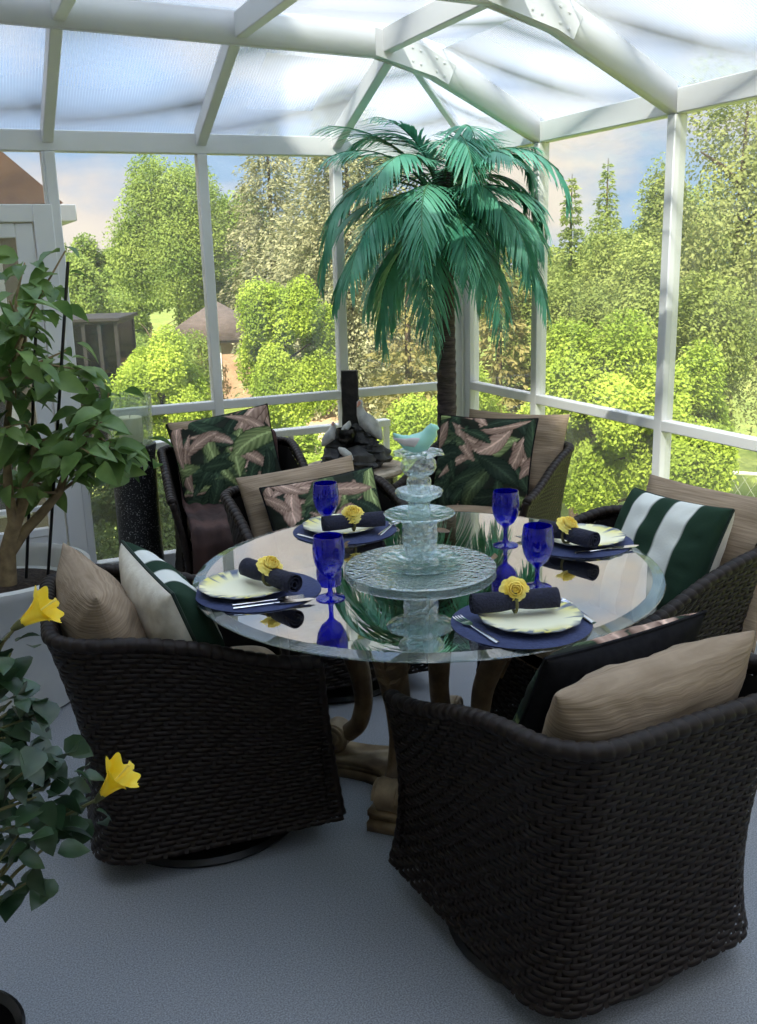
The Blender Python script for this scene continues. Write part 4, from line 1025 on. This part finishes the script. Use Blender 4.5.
g4 = goose([(-.05, -.045, .205), (-.03, -.05, .22), (-.012, -.045, .24), (-.01, -.045, .255)], [.008, .018, .014, .004], 4).build('goose', M['goose'], fn)

# ------------------------------------------------------------------ black pedestal with candle
pd = thing('pedestal', 'tall black speckled pedestal beside the hibiscus foliage', 'pedestal', (-1.985, -.27, 0))
MB().lathe([(0, 0), (.112, 0), (.115, .01), (.112, .03), (.107, .05), (.105, .35), (.106, .68), (.112, .72), (.116, .735), (.112, .745), (0, .745)], 48).build('column', M['speckled'], pd)
hu = thing('hurricane_vase', 'crackled glass hurricane vase on the black pedestal', 'candle holder', (-1.985, -.27, .7455))
MB().lathe([(0, 0), (.098, 0), (.102, .004), (.106, .10), (.112, .24), (.109, .24), (.102, .10), (.098, .008), (0, .008)], 48).build('glass', M['crackle'], hu)
cd = thing('candle', 'thick ivory pillar candle inside the crackled glass vase', 'candle', (-1.985, -.27, .754))
MB().lathe([(0, 0), (.055, 0), (.057, .003), (.057, .118), (.052, .123), (.02, .118), (0, .116)], 36).build('wax', M['candle'], cd)
MB().tube([(0, 0, .115), (.001, 0, .125), (.004, 0, .131)], .0016, 6).build('wick', M['black_cloth'], cd)

# ------------------------------------------------------------------ palm
pm = thing('potted_palm', 'tall artificial palm with drooping blue green fronds', 'palm', (-.42, -.55, 0))
tr = MB(); zz = np.linspace(.26, 1.98, 120); k = np.arange(120)
tr.tube(np.stack([.012 * np.sin(zz * 2.2), .008 * np.cos(zz * 2), zz], 1), .050 + .004 * ((k % 4) / 3.) - .006 * (zz - .26) / 1.7, 18)
tr.build('trunk', M['palm_trunk'], pm)
MB().lathe([(0, 0), (.125, 0), (.135, .01), (.155, .25), (.165, .27), (.155, .28), (.14, .27), (.138, .25), (0, .25)], 40).build('pot', M['black_pot'], pm)
MB().lathe([(0, .25), (.139, .25), (.10, .262), (0, .266)], 30).build('soil', M['soil'], pm)
rng = np.random.default_rng(12)
def frond(a, e0, L, droop, seed, z0=1.95):
    rg = np.random.default_rng(seed)
    n = 26; s = np.linspace(0, 1, n); e = R(e0) - R(droop) * s ** 1.15; ds = L / (n - 1)
    h = np.concatenate([[0], np.cumsum(np.cos(e[:-1]) * ds)]) + .03; z = z0 + np.concatenate([[0], np.cumsum(np.sin(e[:-1]) * ds)])
    sw = .10 * s ** 2 * rg.uniform(-1, 1)
    C = np.stack([h * math.cos(a) - sw * math.sin(a), h * math.sin(a) + sw * math.cos(a), z], 1)
    C[:, 0] = np.minimum(C[:, 0], .37); C[:, 1] = np.minimum(C[:, 1], .50)
    rib = MB(); rib.tube(C, np.linspace(.0065, .0015, n), 6)
    fr = rib.build('frond', M['palm_stem'], pm)
    T = np.gradient(C, axis=0); T /= np.linalg.norm(T, axis=1)[:, None]
    sd = np.cross(T, (0, 0, 1.)); bad = np.linalg.norm(sd, axis=1) < .25; sd[bad] = (math.sin(a), -math.cos(a), 0); sd /= np.linalg.norm(sd, axis=1)[:, None]
    m = 34; q = np.linspace(.12, 1., m); Ps = []; Ds = []; Ls = []
    for side in (-1, 1):
        for t in q:
            x = t * (n - 1); i = min(int(x), n - 2); f = x - i
            p = C[i] * (1 - f) + C[i + 1] * f; tg = T[i]; d = tg * (.62 + .5 * t) + side * sd[i] * (1.0 - .45 * t) + np.array((0, 0, -.16)) + rg.normal(size=3) * .035
            Ps.append(p); Ds.append(d); Ls.append((.10 + .13 * math.sin(PI * (t * .85 + .12))) * rg.uniform(.93, 1.07))
    ts = [0, .3, .65, 1.]; ws = [.022, .036, .028, .004]; V = []
    for t, w in zip(ts, ws): V += [(t, -w, -.28 * t * t), (t, w, -.28 * t * t)]
    uF = np.array([(2 * i, 2 * i + 2, 2 * i + 3, 2 * i + 1) for i in range(3)])
    D = np.array(Ds); N = np.tile((0, 0, 1.), (len(D), 1)) + rg.normal(size=D.shape) * .12
    Vb, Fb = bake(V, uF, frames(D, N), np.array(Ps), np.array(Ls))
    Vb[:, 0] = np.minimum(Vb[:, 0], .385); Vb[:, 1] = np.minimum(Vb[:, 1], .515)
    fast('leaflets', Vb, Fb, M['palm'], fr, smooth=False)
ga = 2.39996
for i in range(42):
    tt = i / 41.; e0 = 80 - 110 * tt; L = .60 + .22 * math.sin(PI * min(tt, .8)) + rng.uniform(-.05, .07)
    az = i * ga + rng.uniform(-.2, .2); dx, dy = math.cos(az), math.sin(az)
    lim = min(.38 / dx if dx > .05 else 9, .50 / dy if dy > .05 else 9)
    dr_ = 140 - 62 * tt + rng.uniform(-18, 16)
    if i in (4, 9, 15): dr_ -= 60; L *= .8
    if lim < .62: L = min(L, lim * 1.02 + .08)
    frond(az, e0, L, dr_, 100 + i, 1.90 + .04 * (1 - tt) - .17 * tt)

for i, (azd, e0, L, dr_) in enumerate(((-75, 8, .62, 78), (-105, 2, .66, 74), (-135, 10, .66, 80), (-50, 14, .6, 84), (-165, 6, .62, 80), (-92, 34, .62, 100), (-20, 62, .52, 70), (-38, 30, .6, 92), (175, 58, .66, 84))):
    frond(R(azd), e0, L, dr_, 300 + i, 1.83)

# ------------------------------------------------------------------ potted hibiscus tree
hb = thing('potted_hibiscus', 'large leafy hibiscus tree with bare forked trunk in white planter', 'potted plant', (-2.70, -1.30, 0))
O = np.array((-2.70, -1.30, 0))
MB().lathe([(0, 0), (.24, 0), (.26, .01), (.285, .14), (.32, .45), (.345, .485), (.345, .512), (.325, .518), (.308, .50), (.300, .43), (0, .42)], 64).build('planter', M['planter'], hb)
MB().lathe([(0, .422), (.299, .422), (.24, .436), (.1, .445), (0, .448)], 40).build('soil', M['soil'], hb)
def W(*P): return [np.array(p) - O for p in P]
tk = MB()
tk.tube(W((-2.662, -1.30, .35), (-2.655, -1.30, .46), (-2.645, -1.30, .57), (-2.61, -1.31, .67), (-2.555, -1.31, .79), (-2.50, -1.33, .98)), [.036, .032, .030, .026, .021, .013], 12)
tk.tube(W((-2.645, -1.30, .56), (-2.58, -1.28, .63), (-2.50, -1.27, .70), (-2.435, -1.25, .76), (-2.37, -1.26, .92)), [.026, .020, .018, .015, .010], 10)
tk.tube(W((-2.61, -1.31, .66), (-2.615, -1.33, .82), (-2.60, -1.30, 1.0), (-2.55, -1.25, 1.2)), [.022, .017, .013, .009], 10)
tk.tube(W((-2.645, -1.30, .52), (-2.72, -1.27, .60), (-2.76, -1.24, .75), (-2.74, -1.2, 1.0)), [.024, .018, .014, .009], 10)
hl = [(-2.3, -1.07, 1.64), (-2.45, -1.08, 1.6), (-2.55, -1.55, 1.48), (-2.47, -1.54, 1.46), (-2.56, -1.14, 1.29), (-2.35, -1.19, 1.28), (-2.26, -1.23, 1.20), (-2.46, -1.42, 1.2), (-2.55, -1.26, 1.12), (-2.22, -1.26, 1.12), (-2.37, -1.27, 1.0), (-2.27, -1.5, 0.96), (-2.14, -1.35, 0.90), (-2.51, -1.37, 0.95), (-2.31, -1.2, 0.84), (-2.07, -1.08, 0.82), (-2.58, -1.08, 0.82), (-2.44, -1.29, 0.86), (-2.65, -1.34, 0.84), (-2.28, -1.44, 1.04), (-2.33, -1.56, 0.94), (-2.53, -1.57, 1.32), (-2.7, -1.15, 1.2), (-2.8, -1.3, 1.05), (-2.75, -1.5, 1.25), (-2.2, -1.2, .90), (-2.40, -1.15, .92), (-2.62, -1.45, 1.05), (-2.66, -1.25, 1.4)]
ends = [(-2.50, -1.33, .98), (-2.37, -1.26, .92), (-2.55, -1.25, 1.2), (-2.74, -1.2, 1.0), (-2.435, -1.25, .76)]
rg = np.random.default_rng(8); LP = []; LD = []
for c in hl:
    c = np.array(c); e = np.array(min(ends, key=lambda q: np.linalg.norm(np.array(q) - c) + (.4 if q[2] > c[2] + .1 else 0)))
    md = (e + c) / 2 + rg.normal(size=3) * .03 + np.array((0, 0, .02))
    tk.tube(W(e, md, c), [.007, .005, .003], 6)
    for q in range(17):
        t = rg.uniform(.45, 1.08); p = (e + (c - e) * min(t, 1)) if t < .9 else c
        a = rg.uniform(0, 2 * PI); d = np.array((math.cos(a), math.sin(a), rg.uniform(-.5, .35)))
        LP.append(p + d * .03 + rg.normal(size=3) * .02 - O); LD.append(d)
tk.build('trunk', M['stemwood'], hb)
lv, lf = oval_leaf(.32, .12, .48)
D = np.array(LD); N = np.tile((0, 0, 1.), (len(D), 1)) + rg.normal(size=D.shape) * .45
V, F = bake(lv, lf, frames(D, N), np.array(LP), .098 * rg.uniform(.6, 1.25, len(D)))
fast('foliage', V, F, M['leafA'], hb)
for a, b in (((-2.316, -1.25, 1.60), (-2.52, -1.22, .36)), ((-2.455, -1.28, 1.365), (-2.60, -1.24, .36))):
    MB().tube(W(b, a), .006, 8).build('stake', M['black_metal'], hb)

# ------------------------------------------------------------------ yellow hibiscus in the foreground
yh = thing('yellow_hibiscus', 'glossy leaved hibiscus with two yellow blooms beside the wicker chair', 'potted plant', (-2.93, -3.36, 0))
O = np.array((-2.93, -3.36, 0.))
MB().lathe([(0, 0), (.10, 0), (.11, .01), (.125, .22), (.138, .235), (.140, .25), (.134, .252), (.122, .24), (.118, .18), (0, .17)], 48).build('pot', M['black_pot'], yh)
MB().lathe([(0, .172), (.117, .172), (.06, .182), (0, .186)], 30).build('soil', M['soil'], yh)
yl = [(-2.73, -3.21, .90), (-2.74, -3.24, .82), (-2.7, -3.23, .78), (-2.73, -3.11, .68), (-2.70, -3.19, .67), (-2.76, -3.19, .65), (-2.72, -3.26, .63), (-2.76, -3.31, .59), (-2.78, -3.24, .50), (-2.75, -3.29, .48), (-2.66, -3.2, .57), (-2.64, -3.18, .52), (-2.67, -3.16, .60), (-2.76, -3.28, .77), (-2.80, -3.11, .56), (-2.73, -3.13, .76), (-2.85, -3.2, .75), (-2.9, -3.2, .9), (-2.88, -3.3, .6), (-2.95, -3.25, .75)]
sm = MB(); LP = []; LD = []
ms = [(-2.93, -3.35, .18), (-2.90, -3.30, .40), (-2.86, -3.26, .58), (-2.83, -3.23, .72)]
sm.tube(W(*ms), [.011, .010, .008, .006], 8)
sm.tube(W((-2.92, -3.34, .18), (-2.88, -3.27, .38), (-2.82, -3.22, .50)), [.009, .007, .005], 8)
for c in yl:
    c = np.array(c); e = np.array(ms[1] if c[2] < .6 else (ms[2] if c[2] < .75 else ms[3]))
    sm.tube(W(e, (e + c) / 2 + np.array((0, 0, .015)), c), [.0045, .0035, .002], 6)
    for q in range(10):
        a = rg.uniform(0, 2 * PI); d = np.array((math.cos(a), math.sin(a), rg.uniform(-.7, .3))); LP.append(c + rg.normal(size=3) * .028 - O); LD.append(d)
f1 = np.array((-2.605, -3.195, .560)); f2 = np.array((-2.715, -3.20, .945))
sm.tube(W(ms[2], (-2.74, -3.21, .55), (-2.665, -3.20, .545), f1), [.005, .004, .003, .003], 6); sm.tube(W(ms[3], (-2.78, -3.21, .86), (-2.74, -3.2, .92), f2), [.005, .004, .003, .003], 6)
sm.build('stems', M['twig'], yh)
lv2, lf2 = oval_leaf(.42, .12, .38)
D = np.array(LD); N = np.tile((0, -.15, 1.), (len(D), 1)) + rg.normal(size=D.shape) * .4
V, F = bake(lv2, lf2, frames(D, N), np.array(LP), .054 * rg.uniform(.6, 1.3, len(D)))
fast('foliage', V, F, M['leafB'], yh)
def bloom(c, d, L, seed):
    c = Vector(c - O); d = Vector(d).normalized(); q = d.to_track_quat('Z', 'Y'); Mx = Matrix.Translation(c) @ q.to_matrix().to_4x4()
    rg = np.random.default_rng(seed); mb = MB()
    for i in range(5):
        a0 = 2 * PI * i / 5; V = []
        for u in np.linspace(0, 1, 13):
            for v in np.linspace(-1, 1, 15):
                r = L * (.06 + .22 * u + .20 * u ** 4); a = a0 + v * (.55 + .30 * u) + .35 * u
                ruf = (.05 * math.sin(6 * v + i * 2) + .02 * math.sin(5 * v + i)) * L * u ** 4
                V.append(((r + ruf + .03 * L * v * u) * math.cos(a), (r + ruf + .03 * L * v * u) * math.sin(a), L * (u - .05 * u * u * v ** 4 - .08 * u ** 5) + ruf))
        mb.grid(np.array(V), 13, 15)
    me = MB(); me.addM(np.concatenate(mb.V), mb.F, Mx); fo = me.build('bloom', M['yellow'], yh, angle=None)
    cal = MB(); cal.lathe([(.0, -.012), (.004, -.010), (.007, .0), (.009, .012), (.008, .020)], 12, M=Mx); cal.build('calyx', M['twig'], fo)
    sta = MB(); sta.tube([Mx @ Vector((0, 0, .2 * L)), Mx @ Vector((0, 0, .95 * L)), Mx @ Vector((.004, 0, 1.12 * L))], [.002, .002, .003], 6); sta.build('stamen', M['yellow_pale'], fo)
bloom(f1, (.55, -.22, .62), .085, 1); bloom(f2, (.75, -.25, .50), .080, 2)

# ------------------------------------------------------------------ sky, sun, camera
w = bpy.data.worlds.new('sky'); SC.world = w; w.use_nodes = True; nt = w.node_tree; nt.nodes.clear()
def N(t, **kw):
    n = nt.nodes.new(t)
    for k, v in kw.items():
        if k in n.inputs: n.inputs[k].default_value = v
        else: setattr(n, k, v)
    return n
Lk = nt.links.new
tc = N('ShaderNodeTexCoord'); mp = N('ShaderNodeMapping'); mp.inputs['Scale'].default_value = (1, 1, 2.1); mp.inputs['Location'].default_value = (.35, .1, .2); Lk(tc.outputs['Generated'], mp.inputs['Vector'])
n1 = N('ShaderNodeTexNoise', Scale=2.6, Detail=7., Roughness=.55); Lk(mp.outputs[0], n1.inputs['Vector'])
rp = N('ShaderNodeValToRGB'); rp.color_ramp.elements[0].position = .45; rp.color_ramp.elements[1].position = .56; Lk(n1.outputs['Fac'], rp.inputs[0])
sp = N('ShaderNodeSeparateXYZ'); Lk(tc.outputs['Generated'], sp.inputs[0])
rz = N('ShaderNodeValToRGB'); rz.color_ramp.elements[0].position = .0; rz.color_ramp.elements[0].color = S(168, 198, 232); rz.color_ramp.elements[1].position = .75; rz.color_ramp.elements[1].color = S(146, 182, 224)
Lk(sp.outputs['Z'], rz.inputs[0])
n2 = N('ShaderNodeTexNoise', Scale=5., Detail=4.); Lk(mp.outputs[0], n2.inputs['Vector'])
rc = N('ShaderNodeValToRGB'); rc.color_ramp.elements[0].position = .3; rc.color_ramp.elements[0].color = S(214, 208, 214); rc.color_ramp.elements[1].position = .65; rc.color_ramp.elements[1].color = S(250, 238, 224); Lk(n2.outputs['Fac'], rc.inputs[0])
mx = N('ShaderNodeMix', data_type='RGBA'); Lk(rp.outputs[0], mx.inputs['Factor']); Lk(rz.outputs[0], mx.inputs[6]); Lk(rc.outputs[0], mx.inputs[7])
br = N('ShaderNodeMapRange', interpolation_type='SMOOTHSTEP'); br.inputs['From Min'].default_value = .50; br.inputs['From Max'].default_value = .95; br.inputs['To Min'].default_value = .80; br.inputs['To Max'].default_value = 3.7
Lk(sp.outputs['Z'], br.inputs['Value'])
bg = N('ShaderNodeBackground', Strength=1.0); Lk(br.outputs[0], bg.inputs['Strength']); Lk(mx.outputs[2], bg.inputs[0]); wo = N('ShaderNodeOutputWorld'); Lk(bg.outputs[0], wo.inputs[0])
sun = bpy.data.lights.new('sun', 'SUN'); sun.energy = 8.0; sun.color = (1., .89, .73); sun.angle = R(.6)
so = bpy.data.objects.new('sun', sun); COL.objects.link(so); so.rotation_euler = Vector((-.5, -.6, .8)).to_track_quat('Z', 'Y').to_euler()
cam = bpy.data.cameras.new('camera'); co = bpy.data.objects.new('camera', cam); COL.objects.link(co); SC.camera = co
fw = Vector((.39080896, .88529773, -.25202439)); rt = Vector((.91168124, -.41003479, -.0266231)); up = Vector((.12690814, .21936136, .9673546))
co.matrix_world = Matrix(((rt.x, up.x, -fw.x, -2.77901481), (rt.y, up.y, -fw.y, -5.00292625), (rt.z, up.z, -fw.z, 1.57997602), (0, 0, 0, 1)))
cam.sensor_fit = 'VERTICAL'; cam.sensor_height = 36; cam.lens = 972.038 * 36 / 1024; cam.clip_start = .05; cam.clip_end = 400
vs = SC.view_settings; vs.view_transform = 'Standard'; vs.look = 'None'; vs.gamma = 1; vs.exposure = .68
try: vs.use_curve_mapping = False
except Exception: pass
try:
    SC.cycles.transparent_max_bounces = 40; SC.cycles.max_bounces = 10; SC.cycles.diffuse_bounces = 4; SC.cycles.glossy_bounces = 5
except Exception: pass
